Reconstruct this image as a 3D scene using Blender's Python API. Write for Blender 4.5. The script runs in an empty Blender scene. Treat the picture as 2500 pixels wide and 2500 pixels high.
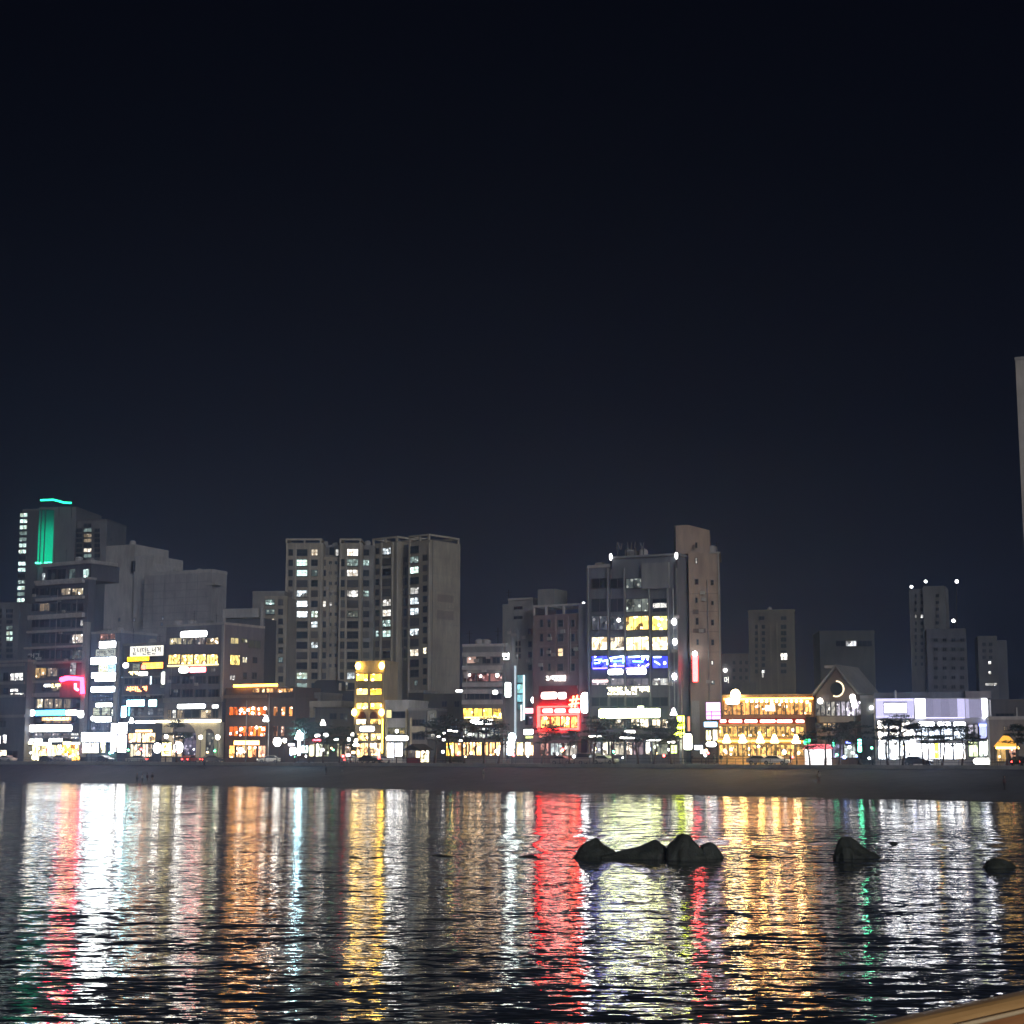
import bpy, math, random
from mathutils import Vector, Matrix, noise

sc = bpy.context.scene
col = sc.collection
R = random.Random(7)

# ------------------------------------------------------------------ camera
HAZE = 0.00075                             # haze per metre
FPX, H, GZ = 4000.0, 5.7, 3.9             # focal length in photo pixels, eye height, street level
PITCH = math.atan((1839 - 1250) / FPX)
cam = bpy.data.cameras.new('camera')
cam.sensor_width = 36.0
cam.lens = 36.0 * FPX / 2500
cam.clip_start, cam.clip_end = 0.1, 6000
cam.dof.use_dof = True
cam.dof.focus_distance = 260
cam.dof.aperture_fstop = 22
co = bpy.data.objects.new('camera', cam)
col.objects.link(co)
co.location = (0, 0, H)
co.rotation_euler = (math.pi / 2 + PITCH, 0, 0)
sc.camera = co
CAM = Vector((0, 0, H))

# ------------------------------------------------------------------ night sky, weak city glow, exposure
W = bpy.data.worlds.new('World')
sc.world = W
W.use_nodes = True
nt = W.node_tree
nt.nodes.clear()
o_ = nt.nodes.new('ShaderNodeOutputWorld')
bg = nt.nodes.new('ShaderNodeBackground')
tc = nt.nodes.new('ShaderNodeTexCoord')
sx = nt.nodes.new('ShaderNodeSeparateXYZ')
cr = nt.nodes.new('ShaderNodeValToRGB')
nz = nt.nodes.new('ShaderNodeTexNoise')
nz.inputs['Scale'].default_value = 3.0
nz.inputs['Detail'].default_value = 3
mx = nt.nodes.new('ShaderNodeMath'); mx.operation = 'MULTIPLY_ADD'
mx.inputs[1].default_value = 0.05; mx.inputs[2].default_value = -0.025
ad = nt.nodes.new('ShaderNodeMath'); ad.operation = 'ADD'
nt.links.new(tc.outputs['Generated'], sx.inputs[0])
nt.links.new(tc.outputs['Generated'], nz.inputs['Vector'])
nt.links.new(nz.outputs[0], mx.inputs[0])
nt.links.new(sx.outputs['Z'], ad.inputs[0]); nt.links.new(mx.outputs[0], ad.inputs[1])
nt.links.new(ad.outputs[0], cr.inputs[0])
e = cr.color_ramp.elements
e[0].position = 0.0; e[0].color = (0.0065, 0.0080, 0.017, 1)
e[1].position = 0.55; e[1].color = (0.0004, 0.0006, 0.0022, 1)
for p, c in ((0.11, (0.0052, 0.0064, 0.0135, 1)), (0.20, (0.0020, 0.0027, 0.0070, 1)), (0.34, (0.0008, 0.0011, 0.0036, 1))):
    k = cr.color_ramp.elements.new(p); k.color = c
nt.links.new(cr.outputs[0], bg.inputs[0])
bg.inputs[1].default_value = 1.0
nt.links.new(bg.outputs[0], o_.inputs[0])

sd = bpy.data.lights.new('city_glow', 'SUN')     # the lights of the near shore behind the viewer, soft and weak
sd.energy = 1.45
sd.angle = math.radians(25)
sd.color = (1.0, 0.95, 0.88)
so = bpy.data.objects.new('city_glow', sd)
col.objects.link(so)
so.rotation_euler = Vector((-0.42, 1.0, -0.33)).to_track_quat('-Z', 'Y').to_euler()

sc.view_settings.view_transform = 'Standard'
sc.view_settings.look = 'None'
sc.view_settings.exposure = 0
sc.view_settings.gamma = 1
sc.view_settings.use_curve_mapping = False
sc.render.engine = 'CYCLES'
cy = sc.cycles
cy.use_denoising = True
cy.denoiser = 'OPENIMAGEDENOISE'
cy.max_bounces = 5; cy.diffuse_bounces = 2; cy.glossy_bounces = 3; cy.transmission_bounces = 2
cy.caustics_reflective = False; cy.caustics_refractive = False
cy.sample_clamp_indirect = 30

# ------------------------------------------------------------------ photo rays and facade planes
CROPS = {'A': (0, 1200, .21739), 'B': (0, 1500, .21739), 'C': (360, 1500, .21739), 'D': (640, 1260, .26915),
         'E': (740, 1500, .21739), 'F': (1100, 1400, .25873), 'G': (1400, 1250, .20704), 'H': (1400, 1500, .20704),
         'I': (1700, 1450, .23292), 'J': (2080, 1380, .26923), 'K': (220, 1540, .12422), 'L': (30, 1720, .11387),
         'M': (540, 1700, .13458), 'N': (1260, 1620, .09317), 'Z': (0, 0, 1.0)}

def px_(c, x, y):
    a, b, s = CROPS[c]
    return a + x * s, b + y * s

def ray(px, py):
    x, yv = (px - 1250) / FPX, (1250 - py) / FPX
    c, s = math.cos(PITCH), math.sin(PITCH)
    return Vector((x, c - yv * s, s + yv * c))

def at_depth(px, py, Y):
    r = ray(px, py)
    return CAM + r * (Y / r.y)

def row_depth(px):
    return 303.2 / (1 + 0.0001705 * (px - 1250))

class Frame:
    """A vertical plane: origin on the street, u along it, w into the building, z up from the street."""
    def __init__(self, px, D, yaw):
        p = at_depth(px, 1850, D)
        self.o = Vector((p.x, p.y, GZ))
        a = math.radians(yaw)
        self.d = Vector((math.cos(a), -math.sin(a), 0))
        self.n = Vector((math.sin(a), math.cos(a), 0))
        self.m = Matrix.Translation(self.o) @ Matrix.Rotation(-a, 4, 'Z')
    def uz(self, px, py, w=0.0):
        r = ray(px, py)
        t = ((self.o + self.n * w) - CAM).dot(self.n) / r.dot(self.n)
        q = CAM + r * t - self.o
        return q.dot(self.d), q.z
    def rect(self, c, x0, y0, x1, y1, w=0.0):
        (a, b), (e_, f_) = px_(c, x0, y0), px_(c, x1, y1)
        my, mx_ = (b + f_) / 2, (a + e_) / 2
        return (self.uz(a, my, w)[0], self.uz(e_, my, w)[0], self.uz(mx_, f_, w)[1], self.uz(mx_, b, w)[1])
    def side(self, u, px):
        r = ray(px, 1750)
        q = self.o + self.d * u - CAM
        det = r.x * (-self.n.y) - r.y * (-self.n.x)
        t = (q.x * (-self.n.y) - q.y * (-self.n.x)) / det
        v = CAM + r * t - (self.o + self.d * u)
        return max(2.0, Vector((v.x, v.y, 0)).dot(self.n))

# ------------------------------------------------------------------ materials
MATS = {}
def new_mat(name):
    m = bpy.data.materials.new(name); m.use_nodes = True
    m.node_tree.nodes.clear()
    return m, m.node_tree

def surf(name, c, rough=.8, var=.35, scale=1.2, streak=True, metal=0.0, bump=.0, spec=.3):
    """wall paint, concrete, metal, sand: noise in the colour, rain streaks, fine relief"""
    if name in MATS: return MATS[name]
    m, t = new_mat(name)
    out = t.nodes.new('ShaderNodeOutputMaterial')
    b = t.nodes.new('ShaderNodeBsdfPrincipled')
    g = t.nodes.new('ShaderNodeNewGeometry')
    mp = t.nodes.new('ShaderNodeMapping')
    mp.inputs['Scale'].default_value = (scale, scale, scale * (.18 if streak else 1))
    n = t.nodes.new('ShaderNodeTexNoise'); n.inputs['Detail'].default_value = 6; n.inputs['Scale'].default_value = 1
    n2 = t.nodes.new('ShaderNodeTexNoise'); n2.inputs['Detail'].default_value = 3; n2.inputs['Scale'].default_value = .13 * scale
    r = t.nodes.new('ShaderNodeValToRGB')
    lo = tuple(v * (1 - var) for v in c); hi = tuple(min(.9, v * (1 + var)) for v in c)
    r.color_ramp.elements[0].position = .3; r.color_ramp.elements[0].color = lo + (1,)
    r.color_ramp.elements[1].position = .7; r.color_ramp.elements[1].color = hi + (1,)
    a = t.nodes.new('ShaderNodeMath'); a.operation = 'ADD'
    h = t.nodes.new('ShaderNodeMath'); h.operation = 'MULTIPLY'; h.inputs[1].default_value = .5
    t.links.new(g.outputs['Position'], mp.inputs[0]); t.links.new(mp.outputs[0], n.inputs['Vector'])
    t.links.new(g.outputs['Position'], n2.inputs['Vector'])
    t.links.new(n.outputs[0], a.inputs[0]); t.links.new(n2.outputs[0], a.inputs[1])
    t.links.new(a.outputs[0], h.inputs[0]); t.links.new(h.outputs[0], r.inputs[0])
    t.links.new(r.outputs[0], b.inputs['Base Color'])
    b.inputs['Roughness'].default_value = rough; b.inputs['Metallic'].default_value = metal
    b.inputs['Specular IOR Level'].default_value = spec
    if bump:
        bp = t.nodes.new('ShaderNodeBump'); bp.inputs['Strength'].default_value = bump; bp.inputs['Distance'].default_value = .15
        t.links.new(n.outputs[0], bp.inputs['Height']); t.links.new(bp.outputs[0], b.inputs['Normal'])
    t.links.new(b.outputs[0], out.inputs[0])
    MATS[name] = m
    return m

def glow(c, s, sample=True):
    """an even lit panel, tube or lamp"""
    key = ('glow', c, s, sample)
    if key in MATS: return MATS[key]
    m, t = new_mat('lit_panel')
    out = t.nodes.new('ShaderNodeOutputMaterial'); em = t.nodes.new('ShaderNodeEmission')
    em.inputs[0].default_value = c + (1,); em.inputs[1].default_value = s * (1.8 if s >= 3 else 1.0)   # signs and lamps glare
    t.links.new(em.outputs[0], out.inputs[0])
    m.cycles.emission_sampling = 'AUTO' if sample else 'NONE'
    MATS[key] = m
    return m

def room(c, s, sample=False, busy=1.0, cell=1.3):
    """a lit room or shop behind glass: furniture, curtains and lamps as patches of more and less light"""
    key = ('room', c, s, sample, busy, cell)
    if key in MATS: return MATS[key]
    m, t = new_mat('lit_room')
    out = t.nodes.new('ShaderNodeOutputMaterial'); em = t.nodes.new('ShaderNodeEmission')
    g = t.nodes.new('ShaderNodeNewGeometry')
    mp = t.nodes.new('ShaderNodeMapping'); mp.inputs['Scale'].default_value = (cell, cell, cell * .7)
    v = t.nodes.new('ShaderNodeTexVoronoi'); v.distance = 'CHEBYCHEV'; v.inputs['Scale'].default_value = 1
    n = t.nodes.new('ShaderNodeTexNoise'); n.inputs['Scale'].default_value = 2.3; n.inputs['Detail'].default_value = 2
    sp = t.nodes.new('ShaderNodeSeparateColor')
    r = t.nodes.new('ShaderNodeValToRGB')
    r.color_ramp.interpolation = 'EASE'
    e = r.color_ramp.elements
    k = .05 + .75 * (1 - busy)
    e[0].position = .22; e[0].color = (c[0] * k, c[1] * k * .8, c[2] * k * .6, 1)
    e[1].position = .5; e[1].color = tuple(x * .62 for x in c) + (1,)
    x = e.new(.82); x.color = tuple(min(1.2, q * 1.1) for q in c) + (1,)
    a = t.nodes.new('ShaderNodeMath'); a.operation = 'MULTIPLY_ADD'; a.inputs[1].default_value = .6
    h = t.nodes.new('ShaderNodeMath'); h.operation = 'MULTIPLY'; h.inputs[1].default_value = .45
    t.links.new(g.outputs['Position'], mp.inputs[0]); t.links.new(mp.outputs[0], v.inputs['Vector'])
    t.links.new(g.outputs['Position'], n.inputs['Vector'])
    t.links.new(v.outputs['Color'], sp.inputs[0])
    t.links.new(n.outputs[0], h.inputs[0])
    t.links.new(sp.outputs[0], a.inputs[0]); t.links.new(h.outputs[0], a.inputs[2])
    t.links.new(a.outputs[0], r.inputs[0])
    # ceiling lamps seen through the glass: small bright spots
    v2 = t.nodes.new('ShaderNodeTexVoronoi'); v2.inputs['Scale'].default_value = .85
    lt = t.nodes.new('ShaderNodeMath'); lt.operation = 'LESS_THAN'; lt.inputs[1].default_value = .24
    sc_ = t.nodes.new('ShaderNodeMath'); sc_.operation = 'MULTIPLY'; sc_.inputs[1].default_value = 2.6 * busy
    mxr = t.nodes.new('ShaderNodeVectorMath'); mxr.operation = 'MULTIPLY_ADD'
    mxr.inputs[0].default_value = tuple(.5 * q + .5 for q in c)
    t.links.new(g.outputs['Position'], v2.inputs['Vector']); t.links.new(v2.outputs['Distance'], lt.inputs[0])
    t.links.new(lt.outputs[0], sc_.inputs[0]); t.links.new(sc_.outputs[0], mxr.inputs[1]); t.links.new(r.outputs[0], mxr.inputs[2])
    t.links.new(mxr.outputs[0], em.inputs[0])
    em.inputs[1].default_value = s * (1.5 if sample else 1.25)
    t.links.new(em.outputs[0], out.inputs[0])
    m.cycles.emission_sampling = 'AUTO' if sample else 'NONE'
    MATS[key] = m
    return m

def glass(name='dark_glass', c=(.012, .016, .02), rough=.12):
    if name in MATS: return MATS[name]
    m, t = new_mat(name)
    out = t.nodes.new('ShaderNodeOutputMaterial'); b = t.nodes.new('ShaderNodeBsdfPrincipled')
    b.inputs['Base Color'].default_value = c + (1,); b.inputs['Roughness'].default_value = rough
    b.inputs['Specular IOR Level'].default_value = .5
    t.links.new(b.outputs[0], out.inputs[0])
    MATS[name] = m
    return m

GL = glass()
DARKS = [GL, GL, glass('curtained_glass', (.05, .05, .048), .4), glass('blind_glass', (.09, .085, .075), .5), glass('teal_glass', (.015, .028, .032), .15)]
FR_D = surf('dark_frame', (.05, .05, .055), .5, streak=False)
FR_G = surf('grey_frame', (.2, .2, .2), .5, streak=False)
FR_W = surf('white_frame', (.5, .5, .48), .5, streak=False)
CAB = surf('sign_cabinet', (.10, .10, .11), .5, streak=False)
BEIGE = surf('beige_render', (.27, .25, .21))
GREY = surf('grey_render', (.19, .19, .19))
PALE = surf('pale_concrete', (.30, .30, .31))
DARKW = surf('dark_cladding', (.06, .06, .065))
SLATE = surf('slate_cladding', (.10, .105, .12))
BROWN = surf('brown_render', (.29, .225, .19))
REDBR = surf('red_brown_tile', (.17, .12, .12))
CREAM = surf('cream_stone', (.60, .54, .40))
WHITEW = surf('white_render', (.5, .5, .5))
TIMBER = surf('dark_timber', (.10, .055, .04))
METAL = surf('grey_metal', (.25, .25, .26), .4, streak=False, metal=.6)
BLACKM = surf('black_metal', (.03, .03, .032), .5, streak=False)

# ------------------------------------------------------------------ meshes and objects
class MB:
    def __init__(self): self.v, self.f = [], []
    def box(self, x0, x1, y0, y1, z0, z1):
        n = len(self.v)
        self.v += [(x, y, z) for z in (z0, z1) for y in (y0, y1) for x in (x0, x1)]
        self.f += [tuple(n + i for i in q) for q in ((0, 2, 3, 1), (4, 5, 7, 6), (0, 1, 5, 4), (2, 6, 7, 3), (0, 4, 6, 2), (1, 3, 7, 5))]
        return self
    def prism(self, pts, y0, y1):
        """an outline of (x, z) points given depth y0..y1"""
        n, k = len(self.v), len(pts)
        self.v += [(x, y0, z) for x, z in pts] + [(x, y1, z) for x, z in pts]
        self.f += [tuple(range(n, n + k)), tuple(range(n + 2 * k - 1, n + k - 1, -1))]
        for i in range(k):
            j = (i + 1) % k
            self.f.append((n + i, n + k + i, n + k + j, n + j))
        return self
    def pill(self, x0, x1, y0, y1, z0, z1, r=None, seg=5):
        r = min(x1 - x0, z1 - z0) * (.5 if r is None else r)
        pts = []
        for cx, cz, a in ((x1 - r, z0 + r, -90), (x1 - r, z1 - r, 0), (x0 + r, z1 - r, 90), (x0 + r, z0 + r, 180)):
            for i in range(seg):
                t = math.radians(a + 90 * i / (seg - 1))
                pts.append((cx + r * math.cos(t), cz + r * math.sin(t)))
        return self.prism(pts, y0, y1)
    def tube(self, pts, rad, seg=8, cap=True):
        pts = [Vector(p) for p in pts]
        if not hasattr(rad, '__len__'): rad = [rad] * len(pts)
        n0 = len(self.v)
        for i, p in enumerate(pts):
            t = (pts[min(i + 1, len(pts) - 1)] - pts[max(i - 1, 0)]).normalized()
            a = t.cross(Vector((0, 0, 1)) if abs(t.z) < .9 else Vector((1, 0, 0))).normalized()
            b = t.cross(a)
            for k in range(seg):
                q = p + (a * math.cos(2 * math.pi * k / seg) + b * math.sin(2 * math.pi * k / seg)) * rad[i]
                self.v.append(tuple(q))
        for i in range(len(pts) - 1):
            for k in range(seg):
                a, b = n0 + i * seg + k, n0 + i * seg + (k + 1) % seg
                self.f.append((a, b, b + seg, a + seg))
        if cap:
            self.f.append(tuple(range(n0 + seg - 1, n0 - 1, -1)))
            e_ = n0 + (len(pts) - 1) * seg
            self.f.append(tuple(range(e_, e_ + seg)))
        return self
    def ball(self, c, r, seg=10, rings=6, sz=1.0):
        n0 = len(self.v)
        for i in range(rings + 1):
            a = math.pi * i / rings
            for k in range(seg):
                b = 2 * math.pi * k / seg
                self.v.append((c[0] + r * math.sin(a) * math.cos(b), c[1] + r * math.sin(a) * math.sin(b), c[2] + r * sz * math.cos(a)))
        for i in range(rings):
            for k in range(seg):
                a, b = n0 + i * seg + k, n0 + i * seg + (k + 1) % seg
                self.f.append((a, a + seg, b + seg, b))
        return self
    def mesh(self, name, mat, smooth=False):
        me = bpy.data.meshes.new(name)
        me.from_pydata(self.v, [], self.f)
        if mat: me.materials.append(mat)
        if smooth:
            for p in me.polygons: p.use_smooth = True
        me.update()
        return me

def link(name, me, parent=None, m=None):
    o = bpy.data.objects.new(name, me)
    col.objects.link(o)
    if parent: o.parent = parent
    if m is not None: o.matrix_local = m
    return o

def tag(o, label, cat, group=None, kind=None):
    if label: o['label'] = label
    if cat: o['category'] = cat
    if group: o['group'] = group
    if kind: o['kind'] = kind
    return o

def thing(name, label, cat, m=None, group=None):
    o = bpy.data.objects.new(name, None)
    o.empty_display_size = .5
    col.objects.link(o)
    if m is not None: o.matrix_world = m
    tag(o, label, cat, group)
    return o

def structure(name, me):
    o = link(name, me); o['kind'] = 'structure'
    return o

WCACHE = {}
def window_meshes(w, h, cols, rows, fmat, pmat, sill):
    key = (round(w, 1), round(h, 1), cols, rows, fmat.name, pmat.name + str(id(pmat)), sill)
    if key not in WCACHE:
        w, h = max(.3, key[0]), max(.3, key[1])
        f = MB(); t = .09
        f.box(-w / 2, w / 2, -.16, 0, h / 2 - t, h / 2); f.box(-w / 2, w / 2, -.16, 0, -h / 2, -h / 2 + t)
        f.box(-w / 2, -w / 2 + t, -.158, 0, -h / 2 + t, h / 2 - t); f.box(w / 2 - t, w / 2, -.158, 0, -h / 2 + t, h / 2 - t)
        for i in range(1, cols):
            x = -w / 2 + w * i / cols
            f.box(x - .045, x + .045, -.12, 0, -h / 2 + t, h / 2 - t)
        for i in range(1, rows):
            z = -h / 2 + h * i / rows
            f.box(-w / 2 + t, w / 2 - t, -.11, 0, z - .04, z + .04)
        if sill: f.box(-w / 2 - .12, w / 2 + .12, -.28, 0, -h / 2 - .12, -h / 2 - .003)
        p = MB().box(-w / 2 + .05, w / 2 - .05, -.06, -.01, -h / 2 + .05, h / 2 - .05)
        WCACHE[key] = (f.mesh('window', fmat), p.mesh('pane', pmat))
    return WCACHE[key]

class Building:
    def __init__(self, name, label, cat, px, D, yaw, group=None):
        self.f = Frame(px, D, yaw)
        self.root = thing(name, label, cat, self.f.m, group)
        self.inv = self.f.m.inverted()
    def loc(self, f): return self.inv @ (f or self.f).m
    def part(self, name, mb, mat, f=None, m=None, smooth=False):
        return link(name, mb.mesh(name, mat, smooth), self.root, self.loc(f) if m is None else m)
    def box(self, c, x0, y0, x1, y1, mat, depth=None, side=None, w=0.0, f=None, name='wall', ground=True, cap=None, parapet=.5):
        ff = f or self.f
        u0, u1, z0, z1 = ff.rect(c, x0, y0, x1, y1, w)
        z0 = -1.0 if ground else z0
        if side is not None: depth = ff.side(u1, side) - w
        mb = MB().box(u0, u1, w, w + depth, z0, z1)
        o = self.part(name, mb, mat, f)
        if cap:
            r = MB(); t = .3
            r.box(u0 - .1, u1 + .1, w - .1, w + t, z1 + .003, z1 + parapet)
            r.box(u0 - .1, u1 + .1, w + depth - t, w + depth + .1, z1 + .003, z1 + parapet)
            r.box(u0 - .1, u0 + t, w + t, w + depth - t, z1 + .003, z1 + parapet - .002)
            r.box(u1 - t, u1 + .1, w + t, w + depth - t, z1 + .003, z1 + parapet - .002)
            self.part('parapet', r, cap, f)
        return (u0, u1, z0, z1, w, depth)
    def slab(self, c, x0, y0, x1, y1, mat, y=-.5, w=0.0, f=None, name='floor_band', y2=None):
        ff = f or self.f
        u0, u1, z0, z1 = ff.rect(c, x0, y0, x1, y1, w)
        return self.part(name, MB().box(u0, u1, w + y, w + (-.003 if y2 is None else y2), z0, z1), mat, f)
    def win(self, c, x0, y0, x1, y1, pane=None, cols=2, rows=1, fmat=None, f=None, w=0.0, sill=False, label=None, name='window'):
        ff = f or self.f
        u0, u1, z0, z1 = ff.rect(c, x0, y0, x1, y1, w)
        fm, pm = window_meshes(u1 - u0, z1 - z0, cols, rows, fmat or FR_D, pane or GL, sill)
        m = self.loc(f) @ Matrix.Translation(((u0 + u1) / 2, w - .004, (z0 + z1) / 2))
        o = link(name, fm, self.root, m)
        if label: o['label'] = label
        link('pane', pm, o)
        return o
    def sidewin(self, u, w0, w1, z0, z1, pane=None, cols=1, rows=1, fmat=None, f=None, name='window'):
        """a window in the right-hand end wall"""
        fm, pm = window_meshes(w1 - w0, z1 - z0, cols, rows, fmat or FR_D, pane or GL, False)
        m = self.loc(f) @ Matrix.Translation((u + .004, (w0 + w1) / 2, (z0 + z1) / 2)) @ Matrix.Rotation(math.pi / 2, 4, 'Z')
        o = link(name, fm, self.root, m)
        link('pane', pm, o)
        return o

# ------------------------------------------------------------------ signs
def glyphs(mb, n, u0, u1, z0, z1, y0, y1, seed=0):
    """blocky strokes standing for syllables that cannot be read in the photograph"""
    q = random.Random(seed)
    cw = (u1 - u0) / n
    for i in range(n):
        a, b = u0 + cw * (i + .1), u0 + cw * (i + .9)
        h = z1 - z0; t = min(h, cw) * .13
        m = a + (b - a) * .58
        k = q.randrange(5)
        zt, zb = z1 - h * .06, z1 - h * .55
        if k == 0:
            mb.box(a, m, y0, y1, zt - t, zt); mb.box(m - t, m, y0, y1, zb, zt - t)
        elif k == 1:
            mb.box(a, a + t, y0, y1, zb, zt); mb.box(a + t, m, y0, y1, zb, zb + t)
        elif k == 2:
            mb.box(a, m, y0, y1, zt - t, zt); mb.box(a, m, y0, y1, zb, zb + t)
            mb.box(a, a + t, y0, y1, zb + t, zt - t); mb.box(m - t, m, y0, y1, zb + t, zt - t)
        elif k == 3:
            mb.box(a, m, y0, y1, zt - t, zt); mb.box(a, a + t, y0, y1, zb + t, zt - t); mb.box(a, m, y0, y1, zb, zb + t)
        else:
            mb.prism([(a, zb), (a + t * 1.2, zb), ((a + m) / 2 + t * .6, zt), ((a + m) / 2 - t * .6, zt)], y0, y1)
            mb.prism([(m - t * 1.2, zb), (m, zb), ((a + m) / 2 + t * .62, zt - t), ((a + m) / 2, zt - t * .5)], y0, y1)
        if q.random() < .6:
            mb.box(b - t, b, y0, y1, z0 + h * .28, z1)
            mb.box(b - t * 2.4, b - t, y0, y1, zb + h * .18, zb + h * .18 + t)
        else:
            mb.box(a, b, y0, y1, zb - t * 1.9, zb - t * .9)
        if q.random() < .6:
            mb.box(a + t, b, y0, y1, z0, z0 + t); mb.box(a + t, a + 2 * t, y0, y1, z0 + t, z0 + h * .24)

SEED = [0]
def sign(label, fr, c, x0, y0, x1, y1, colr, s, n=0, tc_=None, ts=0.0, w=-.35, depth=.22, pill=None, name='shop_sign', cat='sign', group=None, cab=None):
    """a lit box sign: cabinet, glowing panel and (where any can be made out) lettering"""
    SEED[0] += 1
    u0, u1, z0, z1 = fr.rect(c, x0, y0, x1, y1, w)
    cu, cz = (u0 + u1) / 2, (z0 + z1) / 2
    root = thing(name, label, cat, fr.m @ Matrix.Translation((cu, w, cz)), group)
    a, b = (u1 - u0) / 2, (z1 - z0) / 2
    mb = MB(); pn = MB(); e_ = .07
    if pill is not None:
        mb.pill(-a, a, 0, depth, -b, b, r=pill); pn.pill(-a + e_, a - e_, -.05, -.002, -b + e_, b - e_, r=pill)
    else:
        mb.box(-a, a, 0, depth, -b, b); pn.box(-a + e_, a - e_, -.05, -.002, -b + e_, b - e_)
    link('cabinet', mb.mesh('cabinet', cab or CAB), root)
    link('panel', pn.mesh('panel', glow(colr, s) if s > 0 else surf('sign_face_%d' % SEED[0], colr, .5, .15, streak=False)), root)
    if n:
        l = MB(); glyphs(l, n, -a * .86, a * .86, -b * .68, b * .68, -.11, -.052, SEED[0])
        link('lettering', l.mesh('lettering', glow(tc_, ts, False) if ts > 0 else surf('letter_paint_%s' % (tc_,), tc_, .5, .1, streak=False)), root)
    # wall brackets
    br = MB()
    for x in (-a * .7, a * .7): br.box(x - .04, x + .04, depth + .001, -w - .002 if -w > depth + .02 else depth + .02, -.04, .04)
    link('bracket', br.mesh('bracket', BLACKM), root)
    return root

def letters(label, fr, c, x0, y0, x1, y1, n, colr, s, w=-.3, name='letter_sign', back=None, group=None):
    """channel letters fixed straight to the wall on a rail"""
    SEED[0] += 1
    u0, u1, z0, z1 = fr.rect(c, x0, y0, x1, y1, w)
    cu, cz = (u0 + u1) / 2, (z0 + z1) / 2
    root = thing(name, label, 'sign', fr.m @ Matrix.Translation((cu, w, cz)), group)
    a, b = (u1 - u0) / 2, (z1 - z0) / 2
    l = MB()
    for i in range(n):
        l = MB(); x = -a + 2 * a * i / n
        glyphs(l, 1, x, x + 2 * a / n, -b, b, 0, .12, SEED[0] * 31 + i)
        link('letter', l.mesh('letter', glow(colr, s) if s > 0 else surf('letter_metal', colr, .5, .1, streak=False)), root)
    rb = MB().box(-a, a, .14, .2, -b * .2, b * .2)
    link('rail', rb.mesh('rail', back or BLACKM), root)
    return root

WHITE = (1.0, .98, .92); COOL = (.84, .95, 1.0); WARM = (1.0, .74, .36); YEL = (1.0, .66, .12); ORG = (1.0, .40, .08)
MINT = (.72, 1.0, .94); REDC = (1.0, .045, .05); LAV = (.72, .70, 1.0)
L1_, L2_, L3_ = 3.0, 10.0, 22.0
SGN = 1.0   # common factor of the sign lights

# ================================================================== THE SETTING
E_ = Vector((.826, -.563, 0)); N_ = Vector((.563, .826, 0)); O_ = Vector((-120, 385, 0))
def row(u, v, z=0.0):
    p = O_ + E_ * u + N_ * v
    return Vector((p.x, p.y, z))
WL0, WLD = Vector((-107.8, 345, 0)), Vector((.75, -.661, 0)).normalized()

ASPH = surf('asphalt', (.05, .05, .052), .85, .3, .8, streak=False, bump=.2)
PAVE = surf('promenade_paving', (.22, .21, .2), .8, .25, .7, streak=False, bump=.2)
SANDM = surf('dark_sand', (.050, .056, .072), .9, .45, .55, streak=False, bump=.9)  # dark bluish base tone over the whole beach

mb = MB()
mb.v = [tuple(row(-600, 9, GZ - .02)), tuple(row(700, 9, GZ - .02)), tuple(row(560, 420, GZ - .02)), tuple(row(-600, 560, GZ - .02))]
mb.f = [(0, 1, 2, 3)]
structure('ground', mb.mesh('ground', surf('town_ground', (.06, .06, .06), streak=False)))
def strip(name, v0, v1, z, mat, u0=-300, u1=500, n=40):
    m_ = MB()
    for i in range(n + 1):
        u = u0 + (u1 - u0) * i / n
        m_.v += [tuple(row(u, v0, z)), tuple(row(u, v1, z))]
    m_.f = [(2 * i, 2 * i + 2, 2 * i + 3, 2 * i + 1) for i in range(n)]
    return structure(name, m_.mesh(name, mat))
strip('pavement', -2.2, 9, GZ, PAVE)
strip('road', -8.8, -2.2, GZ - .12, ASPH)
strip('promenade', -15.0, -8.8, GZ, PAVE)
def rowbox(m_, u0, u1, v0, v1, z0, z1):
    n = len(m_.v)
    m_.v += [tuple(row(u, v, z)) for z in (z0, z1) for v in (v0, v1) for u in (u0, u1)]
    m_.f += [tuple(n + i for i in q) for q in ((0, 2, 3, 1), (4, 5, 7, 6), (0, 1, 5, 4), (2, 6, 7, 3), (0, 4, 6, 2), (1, 3, 7, 5))]
for nm, v0 in (('kerb', -2.35), ('kerb', -8.8)):
    m_ = MB(); rowbox(m_, -300, 500, v0, v0 + .15, GZ - .3, GZ + .006)
    structure(nm, m_.mesh('kerb', surf('kerb_stone', (.3, .3, .29), streak=False)))
m_ = MB()
for u in range(-100, 300, 6): 
    p = [row(u, -5.56, GZ - .116), row(u + 3, -5.56, GZ - .116), row(u + 3, -5.44, GZ - .116), row(u, -5.44, GZ - .116)]
    k = len(m_.v); m_.v += [tuple(q) for q in p]; m_.f.append((k, k + 1, k + 2, k + 3))
structure('road_marking', m_.mesh('road_marking', surf('white_paint', (.75, .75, .73), .7, .1, streak=False)))
m_ = MB(); rowbox(m_, -300, 500, -15.5, -15.0, 1.0, GZ + .05)
structure('promenade_wall', m_.mesh('promenade_wall', surf('wall_concrete', (.2, .2, .195))))

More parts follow.
